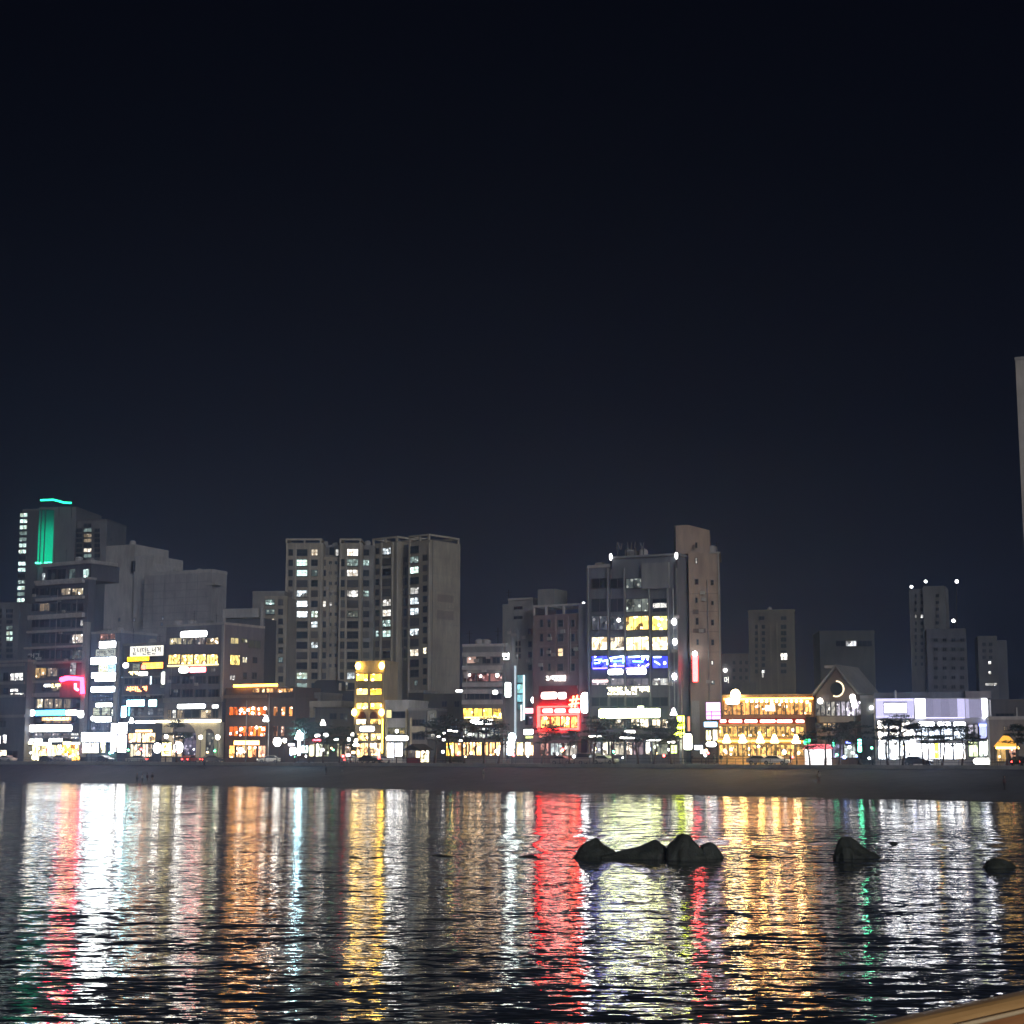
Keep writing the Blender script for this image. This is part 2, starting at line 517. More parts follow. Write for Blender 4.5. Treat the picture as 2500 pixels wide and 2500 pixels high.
def sand_line(s, t):
    """s metres along the shore, t 0 at the promenade wall .. 1 at the water's edge and on below it"""
    w = WL0 + WLD * s
    w = w + Vector((.66, .75, 0)) * (0.9 * math.sin(s * .05) + .5 * math.sin(s * .13 + 1))
    u = (w - O_).dot(E_)
    a = row(u, -15.2)
    p = a.lerp(w, t)
    z = (GZ - .45) * (1 - t) ** 1.15 if t <= 1 else -(t - 1) * 3.2
    z += (.10 * math.sin(s * .31 + t * 9) + .07 * math.sin(s * .83 + t * 17)) * max(0, min(1, (1 - t) * 6)) * min(1, t * 8)
    return Vector((p.x, p.y, z))
m_ = MB(); NS, NT = 150, 24
for i in range(NS + 1):
    for j in range(NT + 1):
        m_.v.append(tuple(sand_line(-220 + 640 * i / NS, 1.5 * j / NT)))
for i in range(NS):
    for j in range(NT):
        a = i * (NT + 1) + j
        m_.f.append((a, a + NT + 1, a + NT + 2, a + 1))
structure('sand_beach', m_.mesh('sand_beach', SANDM, True))

def find_sand(px, py):
    best = None
    for i in range(0, 400):
        for j in range(2, 24):
            q = sand_line(-20 + i * .75, j / 24)
            r = q - CAM
            c, s = math.cos(PITCH), math.sin(PITCH)
            dz = r.y * c + r.z * s
            X, Y = 1250 + FPX * r.x / dz, 1250 - FPX * (r.z * c - r.y * s) / dz
            k = (X - px) ** 2 + (Y - py) ** 2
            if best is None or k < best[0]: best = (k, q)
    return best[1]

def at_water(px, py):
    r = ray(px, py); t = -H / r.z
    return CAM + r * t
# ------------------------------------------------------------------ water
def water_mat():
    m, t = new_mat('night_sea')
    N = t.nodes.new; L = t.links.new
    out = N('ShaderNodeOutputMaterial'); b = N('ShaderNodeBsdfPrincipled')
    b.inputs['Base Color'].default_value = (.026, .033, .042, 1)
    b.inputs['Roughness'].default_value = .03; b.inputs['IOR'].default_value = 1.33
    g = N('ShaderNodeNewGeometry')
    layers = [((.17, .50), 2, .040), ((.50, 1.7), 2, .105), ((2.0, 6.0), 2, .120), ((.03, .13), 1, .008)]   # (x, y) scale, detail, slope
    acc = None
    for (sx_, sy_), det, amp in layers:
        mp = N('ShaderNodeMapping'); mp.inputs['Scale'].default_value = (sx_, sy_, 1)
        mp.inputs['Rotation'].default_value = (0, 0, R.uniform(-.12, .12)); mp.inputs['Location'].default_value = (R.uniform(0, 40), R.uniform(0, 40), 0)
        n = N('ShaderNodeTexNoise'); n.inputs['Scale'].default_value = 1; n.inputs['Detail'].default_value = det
        L(g.outputs['Position'], mp.inputs[0]); L(mp.outputs[0], n.inputs['Vector'])
        s = N('ShaderNodeVectorMath'); s.operation = 'SUBTRACT'; s.inputs[1].default_value = (.5, .5, .5)
        k = N('ShaderNodeVectorMath'); k.operation = 'MULTIPLY'
        k.inputs[1].default_value = (amp * 1.1, amp * 2.6, 0)
        L(n.outputs['Color'], s.inputs[0]); L(s.outputs[0], k.inputs[0])
        if acc is None: acc = k
        else:
            a = N('ShaderNodeVectorMath'); a.operation = 'ADD'
            L(acc.outputs[0], a.inputs[0]); L(k.outputs[0], a.inputs[1]); acc = a
    pn = N('ShaderNodeTexNoise'); pn.inputs['Scale'].default_value = .035; pn.inputs['Detail'].default_value = 3
    pm = N('ShaderNodeMapRange'); pm.inputs['From Min'].default_value = .35; pm.inputs['From Max'].default_value = .65; pm.inputs['To Min'].default_value = .72; pm.inputs['To Max'].default_value = 1.35
    L(g.outputs['Position'], pn.inputs['Vector']); L(pn.outputs[0], pm.inputs['Value'])
    sc_ = N('ShaderNodeVectorMath'); sc_.operation = 'SCALE'; L(acc.outputs[0], sc_.inputs[0]); L(pm.outputs[0], sc_.inputs['Scale']); acc = sc_
    c0 = at_water(2090, 2060)
    df = N('ShaderNodeVectorMath'); df.operation = 'SUBTRACT'; df.inputs[1].default_value = (c0.x, c0.y, 0); L(g.outputs['Position'], df.inputs[0])
    ln = N('ShaderNodeVectorMath'); ln.operation = 'LENGTH'; L(df.outputs[0], ln.inputs[0])
    no = N('ShaderNodeVectorMath'); no.operation = 'NORMALIZE'; L(df.outputs[0], no.inputs[0])
    ph = N('ShaderNodeMath'); ph.operation = 'MULTIPLY_ADD'; ph.inputs[1].default_value = 1.75
    pk = N('ShaderNodeMath'); pk.operation = 'MULTIPLY'; pk.inputs[1].default_value = 14.0; L(pn.outputs[0], pk.inputs[0])
    L(ln.outputs['Value'], ph.inputs[0]); L(pk.outputs[0], ph.inputs[2])
    si = N('ShaderNodeMath'); si.operation = 'SINE'; L(ph.outputs[0], si.inputs[0])
    fa = N('ShaderNodeMapRange'); fa.interpolation_type = 'SMOOTHSTEP'; fa.inputs['From Min'].default_value = 38; fa.inputs['From Max'].default_value = 10; fa.inputs['To Min'].default_value = 0; fa.inputs['To Max'].default_value = .075
    L(ln.outputs['Value'], fa.inputs['Value'])
    am = N('ShaderNodeMath'); am.operation = 'MULTIPLY'; L(si.outputs[0], am.inputs[0]); L(fa.outputs[0], am.inputs[1])
    rg = N('ShaderNodeVectorMath'); rg.operation = 'SCALE'; L(no.outputs[0], rg.inputs[0]); L(am.outputs[0], rg.inputs['Scale'])
    ar = N('ShaderNodeVectorMath'); ar.operation = 'ADD'; L(acc.outputs[0], ar.inputs[0]); L(rg.outputs[0], ar.inputs[1]); acc = ar
    a = N('ShaderNodeVectorMath'); a.operation = 'ADD'; a.inputs[1].default_value = (0, 0, 1)
    L(acc.outputs[0], a.inputs[0])
    nn = N('ShaderNodeVectorMath'); nn.operation = 'NORMALIZE'
    L(a.outputs[0], nn.inputs[0]); L(nn.outputs[0], b.inputs['Normal'])
    L(b.outputs[0], out.inputs[0])
    return m
m_ = MB(); m_.v = [(-800, -200, 0), (800, -200, 0), (800, 560, 0), (-800, 560, 0)]; m_.f = [(0, 1, 2, 3)]
structure('sea_water', m_.mesh('sea_water', water_mat()))

# ================================================================== BUILDINGS, from left to right
def grid(b, c, colx, rowy, hh, lit=None, pane=None, **kw):
    """windows at every (column x0,x1) and row centre; lit maps (col, row) to a material"""
    for ci, (x0, x1) in enumerate(colx):
        for ri, y in enumerate(rowy):
            b.win(c, x0, y - hh, x1, y + hh, (lit or {}).get((ci, ri), pane or R.choice(DARKS)), **kw)

RM = lambda c, s, **k: room(c, s, **k)
MW = RM(MINT, 1.7, busy=.5); MD = RM(MINT, .35, busy=.8); WW = RM((1, .9, .72), 1.6, busy=.6); WD = RM((1, .78, .5), .35)

# --- far left
b = Building('apartment_block', 'dark distant apartment block at the left edge behind the balcony building', 'apartment block', 10, 470, 14)
b.box('A', -420, 1270, 185, 2900, SLATE, depth=14, cap=SLATE)
for y, k in ((1530, MD), (1592, MW), (1655, MW)): b.win('A', 72, y - 24, 145, y + 24, k, fmat=FR_D)
for y in (1340, 1400, 1465, 1720, 1785, 1850): b.win('A', 72, y - 22, 145, y + 22)
for y in range(1340, 1900, 64): b.win('A', -60, y - 22, 20, y + 22)

b = Building('corner_building', 'low dark grey building at the left edge with slanted lit windows', 'building', 10, 380, 32)
b.box('B', -300, 545, 285, 1700, surf('charcoal_render', (.085, .088, .09)), depth=10, cap=GREY)
for y0 in (560, 760, 905, 1130): b.slab('B', -290, y0, 280, y0 + 30, GREY, y=-.25)
b.win('B', 120, 655, 265, 745, RM(WHITE, 1.4), 3, 1)
b.win('B', 118, 830, 210, 870, RM(WHITE, 1.5), 2, 1); b.win('B', 118, 880, 270, 912, RM(WHITE, 1.6), 3, 1)
for x in (-110, 40): b.win('B', x, 650, x + 60, 745); b.win('B', x, 820, x + 60, 900)
for x in (5, 40): b.win('B', x, 1195, x + 28, 1270)
b.win('B', 36, 1350, 78, 1450, RM(WHITE, 4), 1, 2); b.win('B', -30, 1360, 15, 1460, RM(WHITE, 3.5), 1, 2)
b.win('B', -40, 1520, 80, 1610, RM((1, .85, .6), 3, sample=True), 3, 1, name='shop_window')
b.win('B', 90, 1530, 200, 1640, GL, 2, 1, name='shop_window')

# --- tower with the green panel
b = Building('glass_tower', 'tall dark tower with a glowing green curved panel and green roof line', 'tower', 52, 500, 8)
F0 = b.f
m = b.box('A', 195, 215, 380, 3100, DARKW, depth=16, cap=SLATE)
b.box('A', 380, 195, 800, 3100, SLATE, depth=20, w=1.2, cap=SLATE)
b.box('A', 800, 330, 1155, 3100, SLATE, depth=16, w=2.4, cap=DARKW)
lit_rows = {265: MW, 335: MW, 400: MW, 470: MD, 540: MD, 605: MW, 672: MW, 810: MW, 880: MW, 1015: MD, 1080: MW, 1150: MD, 1220: MW, 1290: MW, 1420: MD, 1622: MW, 1765: MW, 1830: MW}
for k in range(24):
    y = 265 + k * 68.2
    best = min(lit_rows, key=lambda q: abs(q - y))
    x = 268 - (y - 265) * .036
    b.win('A', x - 44, y - 24, x + 44, y + 24, lit_rows[best] if abs(best - y) < 34 else GL, 2, 1)
for y, k in ((435, MD), (495, WD), (550, WD), (608, GL), (660, WW), (380, GL), (722, MD)):
    b.win('A', 940, y - 22, 1030, y + 22, k, 2, 1)
for y in (435, 495, 550, 608, 660, 722): b.win('A', 855, y - 22, 925, y + 22); b.win('A', 1060, y - 22, 1125, y + 22)
# green lit quarter-round corner, brighter towards its foot where the lamps sit
u0, u1, z0, z1 = F0.rect('A', 410, 205, 580, 810)
gm, t = new_mat('green_lit_glass')
out = t.nodes.new('ShaderNodeOutputMaterial'); em = t.nodes.new('ShaderNodeEmission'); tcn = t.nodes.new('ShaderNodeTexCoord')
sp = t.nodes.new('ShaderNodeSeparateXYZ'); rp = t.nodes.new('ShaderNodeValToRGB')
t.links.new(tcn.outputs['Generated'], sp.inputs[0]); t.links.new(sp.outputs['Z'], rp.inputs[0])
q = rp.color_ramp.elements; q[0].position = 0; q[0].color = (0, .62, .30, 1); q[1].position = 1; q[1].color = (0, .028, .02, 1)
k = q.new(.55); k.color = (0, .42, .22, 1); k = q.new(.8); k.color = (0, .12, .07, 1)
t.links.new(rp.outputs[0], em.inputs[0]); em.inputs[1].default_value = 1.5; t.links.new(em.outputs[0], out.inputs[0])
mb = MB(); cx, rr = (u0 + u1) / 2, (u1 - u0) / 2
pts = [(cx - rr * math.cos(math.pi * i / 12), 1.2 - rr * .75 * math.sin(math.pi * i / 12)) for i in range(13)]
n = len(pts); mb.v = [(x, y, z0) for x, y in pts] + [(x, y, z1) for x, y in pts]
mb.f = [(i, i + 1, i + 1 + n, i + n) for i in range(n - 1)] + [tuple(range(n - 1, -1, -1)), tuple(range(n, 2 * n))]
b.part('green_panel', mb, gm)
for fx in (.33, .6):
    x = u0 + (u1 - u0) * fx
    b.part('panel_rib', MB().box(x - .12, x + .12, 1.2 - rr * .86, 1.2 - rr * .6, z0, z1), DARKW)
b.slab('A', 408, 795, 582, 812, glow((.1, 1, .6), 3.0), y=-.9, w=.3, name='light_strip')
pp = [F0.uz(*px_('A', x, y), .6) for x, y in ((455, 97), (600, 92), (660, 108), (720, 125), (800, 128))]
b.part('roof_light_line', MB().tube([(u, .6, z) for u, z in pp], .28), glow((.02, 1, .45), 3.0))
mb = MB()
for u, z in (pp[0], pp[2], pp[4]): mb.tube([(u, .6, z - .2), (u, 1.6, z - 7)], .12, 6)
b.part('roof_mast', mb, BLACKM)

# --- balcony building (front left)
b = Building('balcony_building', 'tall dark front building with pale balcony bands, pink and blue signs', 'building', 150, row_depth(140), 31)
F1 = b.f
CHAR = surf('charcoal_glass_wall', (.075, .08, .095), .5)
b.box('A', 480, 830, 1020, 1010, CHAR, depth=9, w=1.4, ground=False, name='top_storey')
z_mid = None
b.box('A', 345, 1010, 955, 3050, CHAR, side=222, cap=PALE)
b.slab('A', 478, 790, 1040, 830, PALE, y=-.6, w=1.4, name='roof_slab', y2=8)
for (y0, y1, x0) in ((1005, 1035, 430), (1180, 1212, 430), (1370, 1420, 342), (1545, 1570, 330), (1728, 1750, 300), (1900, 1925, 300)):
    b.slab('A', x0, y0 + 8, 952, y1 + 8, PALE, y=-.9)
for (y0, y1) in ((740, 765), (880, 925), (1360, 1380)): b.slab('B', 285, y0, 950, y1, PALE, y=-.9)
b.slab('A', 948, 1470, 992, 2980, PALE, y=-1.1, name='pilaster')
cols_ = ((360, 440), (450, 560), (570, 680), (690, 800), (815, 940))
rows_ = ((1085, 1165), (1255, 1345), (1440, 1525), (1600, 1705), (1780, 1880))
litA = {(4, 0): RM((1, .8, .5), .7), (3, 0): RM((1, .8, .55), .35), (1, 1): RM((1, .75, .5), .3), (4, 3): RM((1, .85, .7), .9), (4, 4): RM((.8, .9, .8), .12)}
for ci, (x0, x1) in enumerate(cols_):
    for ri, (y0, y1) in enumerate(rows_):
        b.win('A', x0, y0, x1, y1, litA.get((ci, ri), GL), 2, 1)
b.win('A', 905, 1440, 938, 1510, RM(WHITE, 1.6), 1, 1)
for x0, x1, k in ((530, 640, GL), (650, 745, GL), (780, 850, RM(MINT, .16)), (935, 1005, RM(MINT, 1.0))): b.win('A', x0, 870, x1, 1000, k, 2, 1, w=1.4)
b.win('A', 470, 915, 515, 1030, RM(COOL, .6), 1, 2)
b.win('B', 330, 600, 525, 720, RM((1, .62, .22), .75), 3, 1); b.win('B', 535, 600, 650, 700, RM((1, .8, .6), .35), 2, 1)
b.win('B', 790, 540, 860, 680, RM((.9, .95, 1), .45), 1, 2); b.win('B', 660, 610, 780, 690)
for x0, x1, k in ((300, 400, GL), (480, 580, GL), (590, 690, RM((1, .8, .5), .3)), (700, 850, RM((1, .3, .3), .5))): b.win('B', x0, 785, x1, 865, k, 2, 1)
for x0, x1, k in ((300, 400, GL), (412, 490, RM((1, .85, .55), .8)), (500, 600, WD), (615, 700, WD), (720, 800, WD), (810, 910, GL)): b.win('B', x0, 945, x1, 1055, k, 2, 1)
for i, x0 in enumerate(range(300, 900, 100)): b.win('B', x0, 1150, x0 + 90, 1225, RM((1, .55, .25), .5) if 1 < i < 5 else GL, 2, 1)
for i, x0 in enumerate(range(285, 900, 102)): b.win('B', x0, 1330, x0 + 92, 1395, RM((1, .85, .85), .5 if i % 2 else .25) if i < 5 else RM(WHITE, 1.2), 2, 1)
for x0, x1, k, s in ((235, 335, (1, .6, .25), 2.5), (340, 520, (1, .80, .35), 5), (525, 700, (1, .82, .4), 5), (705, 800, (1, .45, .03), 16), (805, 905, (1, .50, .06), 14)):
    b.win('B', x0, 1465, x1, 1640, RM(k, s * .8, sample=True), 3, 1, name='shop_window')
letters('grey unlit strokes sign high on the balcony building', F1, 'A', 305, 1815, 470, 1890, 2, (.45, .5, .52), 0)
letters('small white strokes on the balcony building under the orange window', F1, 'B', 490, 782, 560, 830, 3, WHITE, 3.5, w=-.95)
letters('yellowish strokes beside the pink neon on the balcony building', F1, 'B', 575, 775, 690, 835, 3, (1, .85, .4), 3, w=-.95)
r_ = thing('neon_sign', 'pink corner-shaped neon sign on the right of the balcony building', 'sign', F1.m)
mb = MB()
pk = [F1.uz(*px_('B', x, y), -1.2) for x, y in ((690, 735), (760, 715), (925, 725), (930, 890))]
mb.tube([(u, -1.3, z) for u, z in pk], .55, 6); link('tube', mb.mesh('tube', glow((1, .02, .07), 20)), r_)
pk = [F1.uz(*px_('B', x, y), -1.2) for x, y in ((850, 775), (850, 830), (880, 850))]
link('tube', MB().tube([(u, -1.3, z) for u, z in pk], .32, 6).mesh('tube', glow((1, .12, .2), 9)), r_)
u0, u1, z0, z1 = F1.rect('B', 670, 690, 965, 930, -1)
link('back_board', MB().box(u0, u1, -.95, -.85, z0, z1).mesh('back_board', surf('neon_board', (.3, .05, .06), .5)), r_)
sign('long blue lightbox sign low on the balcony building', F1, 'B', 400, 1072, 730, 1138, (.05, .50, 1.0), 8, 7, (.6, .95, 1), 1.2, w=-1.0)
sign('white oval lightbox left of the blue sign', F1, 'B', 270, 1068, 396, 1145, WHITE, 5, w=-1.0, pill=.45)
sign('cream lightbox right of the blue sign', F1, 'B', 735, 1070, 872, 1135, (1, .95, .8), 5, w=-1.0, pill=.3)
sign('white slanted lightbox at the right corner beside the cream lightbox', F1, 'B', 870, 1075, 945, 1165, WHITE, 5, w=-1.2, pill=.4)
sign('long glaring white sign above the lowest storeys of the balcony building', F1, 'B', 265, 1238, 812, 1320, WHITE, 8, w=-1.0, pill=.4)
sign('cream shop fascia above the brightest shop at the left', F1, 'B', 235, 1428, 370, 1462, (1, .95, .65), 4, w=-1.3)
sign('white upper fascia left of centre over the left shops', F1, 'B', 315, 1396, 480, 1432, WHITE, 5, w=-1.0, pill=.3)
sign('white lower fascia over the glaring yellow shop', F1, 'B', 380, 1436, 575, 1474, WHITE, 6, w=-1.35, pill=.3)
sign('white fascia over the right half of the yellow shop', F1, 'B', 545, 1394, 705, 1434, WHITE, 5, w=-1.0, pill=.3)
sign('white fascia above the shop with the yellow triangle', F1, 'B', 708, 1428, 800, 1466, (1, .8, .3), 8, w=-1.3, pill=.2)
sign('small pale board over the open shop beside the white block', F1, 'B', 805, 1432, 900, 1462, (1, .95, .8), 5, 3, (.4, .4, .4), 0, w=-1.3)
sign('long row of slanted orange bulbs board under the blue sign', F1, 'B', 470, 1150, 800, 1196, (1, .5, .2), 2.0, 8, (1, .8, .4), 4, w=-.9)

# --- narrow white sign-covered building
b = Building('narrow_shop_building', 'narrow building stacked with glaring white signs to its full height', 'building', 255, row_depth(255), 28)
F2 = b.f
b.box('B', 1000, 215, 1335, 1700, surf('blue_grey_tile', (.13, .15, .2)), depth=12, cap=PALE)
b.slab('B', 1296, 300, 1330, 1220, PALE, y=-.5, name='pilaster')
b.win('B', 1125, 215, 1300, 285, RM((1, .45, .3), .35), 3, 1)
for y in (900, 940): b.win('B', 1040, y, 1280, y + 34, RM((.3, .5, 1), .15), 4, 1)
for x0, x1 in ((1045, 1135), (1145, 1245), (1250, 1290)): b.win('B', x0, 1048, x1, 1138, RM((.85, .9, .7), .85), 1, 2)
b.win('B', 1020, 1215, 1235, 1310, RM((.6, .7, 1), .2), 4, 1)
b.win('B', 925, 1440, 1115, 1560, RM((1, .9, .7), 6, sample=True), 3, 1, name='shop_window')
b.win('B', 1130, 1410, 1190, 1555, RM((1, .95, .6), 6, sample=True), 1, 1, name='door')
b.win('B', 1195, 1435, 1240, 1555, GL, 1, 1, name='door')
sign('topmost white lightbox of the narrow white building', F2, 'B', 1115, 300, 1302, 378, WHITE, 11, w=-.8, pill=.15)
sign('grey-faced sign with dark strokes second from the top of the narrow white building', F2, 'B', 1075, 388, 1300, 472, (.8, .85, .75), .75, 5, (.1, .1, .1), .05, w=-.8)
sign('broad white lightbox third from the top of the narrow white building', F2, 'B', 1018, 480, 1305, 562, COOL, 13, w=-1.0, pill=.15)
sign('pale yellow sign fourth from the top of the narrow white building', F2, 'B', 1108, 566, 1212, 645, (1, 1, .7), 2.2, 2, (.6, .6, .3), .4, w=-.8)
sign('light blue sign beside the pale yellow one on the narrow white building', F2, 'B', 1214, 566, 1302, 645, (.55, .8, 1), 2.0, 1, (.2, .5, 1), .7, w=-.82)
sign('white lightbox in the middle of the narrow white building', F2, 'B', 1028, 650, 1300, 715, (1, 1, .95), 11, w=-.9, pill=.1)
sign('cream thin lightbox below the middle of the narrow white building', F2, 'B', 1068, 718, 1295, 752, (1, .98, .85), 14, w=-.8)
sign('lone white lightbox over the blue gap of the narrow white building', F2, 'B', 1022, 808, 1292, 875, COOL, 10, w=-.9, pill=.2)
sign('white transom sign over the greenish windows of the narrow white building', F2, 'B', 1075, 992, 1262, 1042, (.95, 1, .95), 6, w=-.6, pill=.2)
sign('white lightbox under the greenish windows of the narrow white building', F2, 'B', 1062, 1148, 1252, 1210, WHITE, 9, w=-.9, pill=.2)
sign('tall white vertical lightbox by the street door of the narrow white building', F2, 'B', 1246, 1222, 1308, 1545, WHITE, 8, w=-1.0)
sign('huge glaring white fascia at street level of the narrow white building', F2, 'B', 915, 1325, 1240, 1432, COOL, 14, w=-1.3)

# --- plain blue-grey wall behind
b = Building('windowless_hotel', 'large blank grey building rising behind the narrow white one', 'building', 380, 450, 24)
b.box('A', 1150, 605, 1475, 3000, PALE, depth=16, w=5, cap=None)
b.box('A', 1475, 725, 1690, 3000, PALE, depth=14, w=4, cap=None)
bx = b.box('Z', 345, 1402, 511, 1900, surf('blank_wall', (.24, .24, .26)), side=545, cap=PALE, parapet=.9)
u0, _, _, z1 = b.f.rect('A', 1690, 725, 1770, 905, 4)
u2, _, z2, _ = b.f.rect('A', 1770, 725, 1790, 905, 4)
b.part('sloped_wing', MB().prism([(u0, -1), (u2, -1), (u2, z2), (u0, z1)], 4.2, 12), PALE)
b.win('A', 1478, 780, 1520, 900, GL, 1, 3, w=4)
for x, y in ((1500, 1420), (1810, 1470), (1680, 1610), (1820, 1400), (1330, 1420)): b.win('A', x, y, x + 22, y + 40, RM((.6, .7, 1), .15), 1, 1)
b.slab('Z', 505, 1424, 527, 1428, PALE, y=-.4, y2=3, name='eave')

# --- building with stacked food signs
b = Building('sign_stack_building', 'slim dark building with a white board, orange and cyan signs', 'building', 350, row_depth(345), 30)
F3 = b.f
b.box('B', 1370, 345, 1850, 1700, surf('night_blue_tile', (.08, .085, .1)), side=404, cap=GREY)
for y0 in (535, 695, 900, 1140): b.slab('B', 1372, y0, 1845, y0 + 14, GREY, y=-.35)
for x0 in (1400, 1510, 1620, 1730):
    b.win('B', x0, 715, x0 + 95, 790, GL, 2, 1); b.win('B', x0, 905, x0 + 95, 945, GL, 2, 1)
    b.win('B', x0 + 40, 1050, x0 + 110, 1130, RM((.6, .65, .75), .22), 1, 2)
b.win('B', 1440, 1330, 1590, 1440, RM((1, .6, .3), 3.0, sample=True), 3, 1, name='shop_window')
b.win('B', 1600, 1330, 1750, 1440, RM((1, .7, .35), 4.0, sample=True), 3, 1, name='shop_window')
b.win('B', 1460, 1455, 1590, 1600, RM((.9, .75, .5), 2.0), 3, 1, name='shop_window')
b.win('B', 1600, 1455, 1715, 1600, RM((1, .8, .6), 2.4), 3, 1, name='shop_window')
sign('broad white board with dark and red strokes at the top of the sign stack', F3, 'B', 1460, 350, 1838, 472, (1, .95, .82), 1.6, 6, (.30, .22, .14), .25, w=-.7)
sign('bright yellow lightbox below the broad white board', F3, 'B', 1430, 474, 1675, 526, (1, .50, .0), 5, 7, (1, .75, .2), 1.0, w=-.8)
sign('orange lightbox with a bright bar under the white board', F3, 'B', 1600, 538, 1832, 612, (1, .30, .03), 4.0, 3, (1, .7, .25), 2.5, w=-.75)
sign('round white lamp sign at the left end of the orange row', F3, 'B', 1378, 540, 1448, 606, WHITE, 4, w=-.8, pill=.5)
sign('small square greenish icon sign in the orange row', F3, 'B', 1490, 556, 1568, 630, (.6, .65, .5), .55, 1, (.05, .12, .05), .02, w=-.7)
sign('small red lightbox beside the greenish icon sign', F3, 'B', 1585, 560, 1638, 622, (1, .2, .12), 3, w=-.9, pill=.3)
letters('yellow and white channel letters under the orange row', F3, 'B', 1440, 640, 1545, 696, 2, (1, .78, .3), 5)
sign('white pill lightbox right of the yellow channel letters', F3, 'B', 1552, 640, 1662, 692, (1, .95, .82), 5, w=-.5, pill=.5)
letters('four orange channel letters midway up the sign stack', F3, 'B', 1412, 808, 1650, 882, 4, (1, .30, .10), 6)
sign('bright white and cyan lightbox of the sign stack', F3, 'B', 1425, 960, 1622, 1032, (.35, .85, 1), 16, w=-.8)
sign('square cyan lightbox right of the bright white one', F3, 'B', 1668, 955, 1762, 1038, (.5, 1, .95), 4, w=-.8, pill=.15)
sign('upright cyan-white lightbox at the left corner of the sign stack', F3, 'B', 1362, 1028, 1420, 1158, (.45, .85, 1), 16, w=-1.0, pill=.2)
sign('thin cyan strip light beside the upright cyan-white lightbox', F3, 'B', 1440, 1040, 1458, 1140, (.1, .75, 1), 5, w=-.8)
sign('pinkish white awning light above the lowest shop of the sign stack', F3, 'B', 1518, 1190, 1752, 1226, (1, .82, .72), 6, w=-1.2, pill=.4)
sign('orange thin fascia below the pinkish awning light', F3, 'B', 1520, 1293, 1712, 1325, (1, .6, .25), 4, w=-1.0)
sign('large white upright panel at the street corner of the sign stack', F3, 'B', 1325, 1212, 1428, 1345, WHITE, 10, w=-1.2)
sign('white lower panel with red edge at the street corner of the sign stack', F3, 'B', 1322, 1352, 1418, 1550, (1, .96, .92), 8, w=-1.2)
sign('upright cream lightbox between the sign stack and the yellow-windowed block', F3, 'B', 1808, 640, 1902, 790, (1, 1, .85), 2.6, w=-1.0, pill=.2)
sign('thin white upright strip light left of the cream lightbox', F3, 'B', 1684, 690, 1704, 790, COOL, 2.5, w=-.8)

# --- yellow-window block with the arches
b = Building('arcade_building', 'grey block with a yellow window band and cream arches at street level', 'building', 470, row_depth(470), 30)
F4 = b.f
bx = b.box('C', 190, 130, 842, 1700, surf('purple_grey_tile', (.12, .115, .135)), side=641, cap=PALE)
u1, dep = bx[1], bx[5]
b.slab('C', 838, 120, 862, 980, PALE, y=-.4, name='corner_pilaster')
for x0, x1, k in ((250, 390, RM((1, .85, .5), .75)), (400, 520, RM((1, .9, .7), .3)), (530, 650, RM((1, .8, .7), .2)), (660, 805, RM((1, .72, .35), .8))): b.win('C', x0, 262, x1, 340, k, 3, 1)
for x0, x1 in ((238, 375), (382, 520), (527, 660), (667, 800)): b.win('C', x0, 448, x1, 560, RM((1, .64, .17), 2.4, sample=True, cell=2.2), 4, 1)
b.slab('C', 236, 562, 800, 580, glow((1, .8, .4), 2.5), y=-.4, name='light_strip')
for y0 in (690, 840): 
    for x0 in (250, 395, 540, 685): b.win('C', x0, y0, x0 + 120, y0 + 90, GL, 3, 1)
b.slab('C', 195, 935, 840, 985, GREY, y=-.6)
for x0, x1, k in ((230, 275, WD), (285, 325, RM(WHITE, 1.8)), (335, 400, WD), (415, 590, GL), (600, 725, RM((1, .8, .5), .7)), (735, 800, GL)): b.win('C', x0, 1070, x1, 1165, k, 2, 1)
# cream arcade: piers, arches and cornice as one stone front
u0, u1a, z0, z1 = F4.rect('C', 175, 1190, 822, 1640, -1.2)
mb = MB()
def arch(mb, a, b_, zs, ztop, y0, y1, seg=10):
    c, r = (a + b_) / 2, (b_ - a) / 2
    pts = [(a, ztop), (a, zs)] + [(c - r * math.cos(math.pi * i / seg), zs + r * .9 * math.sin(math.pi * i / seg)) for i in range(1, seg)] + [(b_, zs), (b_, ztop)]
    for i in range(len(pts) - 1):
        (xa, za), (xb, zb) = pts[i], pts[i + 1]
        if abs(xb - xa) < 1e-4: continue
        mb.prism([(xa, za), (xb, zb), (xb, ztop), (xa, ztop)], y0, y1)
ed = [F4.rect('C', x, 1200, x + 1, 1210, -1.2)[0] for x in (175, 245, 345, 560, 620, 765, 822)]
zs = F4.rect('C', 400, 1200, 500, 1370, -1.2)[2]; zt = F4.rect('C', 400, 1215, 500, 1300, -1.2)[3]
for i in (0, 3, 5): mb.box(ed[i], ed[i + 1], -1.4, -.004, -1, zt - .002)
arch(mb, ed[1], ed[3], zs - .4, zt, -1.4, -.9); arch(mb, ed[4], ed[5], zs, zt, -1.4, -.9)
b.part('arcade', mb, CREAM)
b.slab('C', 168, 1186, 828, 1214, glow((1, .88, .6), 3.0), y=-2.0, name='glowing_cornice')  # cornice slab made to glow, adding light on the arches
for x0, x1, k, s in ((250, 400, (1, .7, .4), .9), (410, 555, (.7, .6, .9), .25), (622, 763, (.6, .6, .5), .2)): b.win('C', x0, 1330, x1, 1600, RM(k, s), 3, 2, name='shop_window')
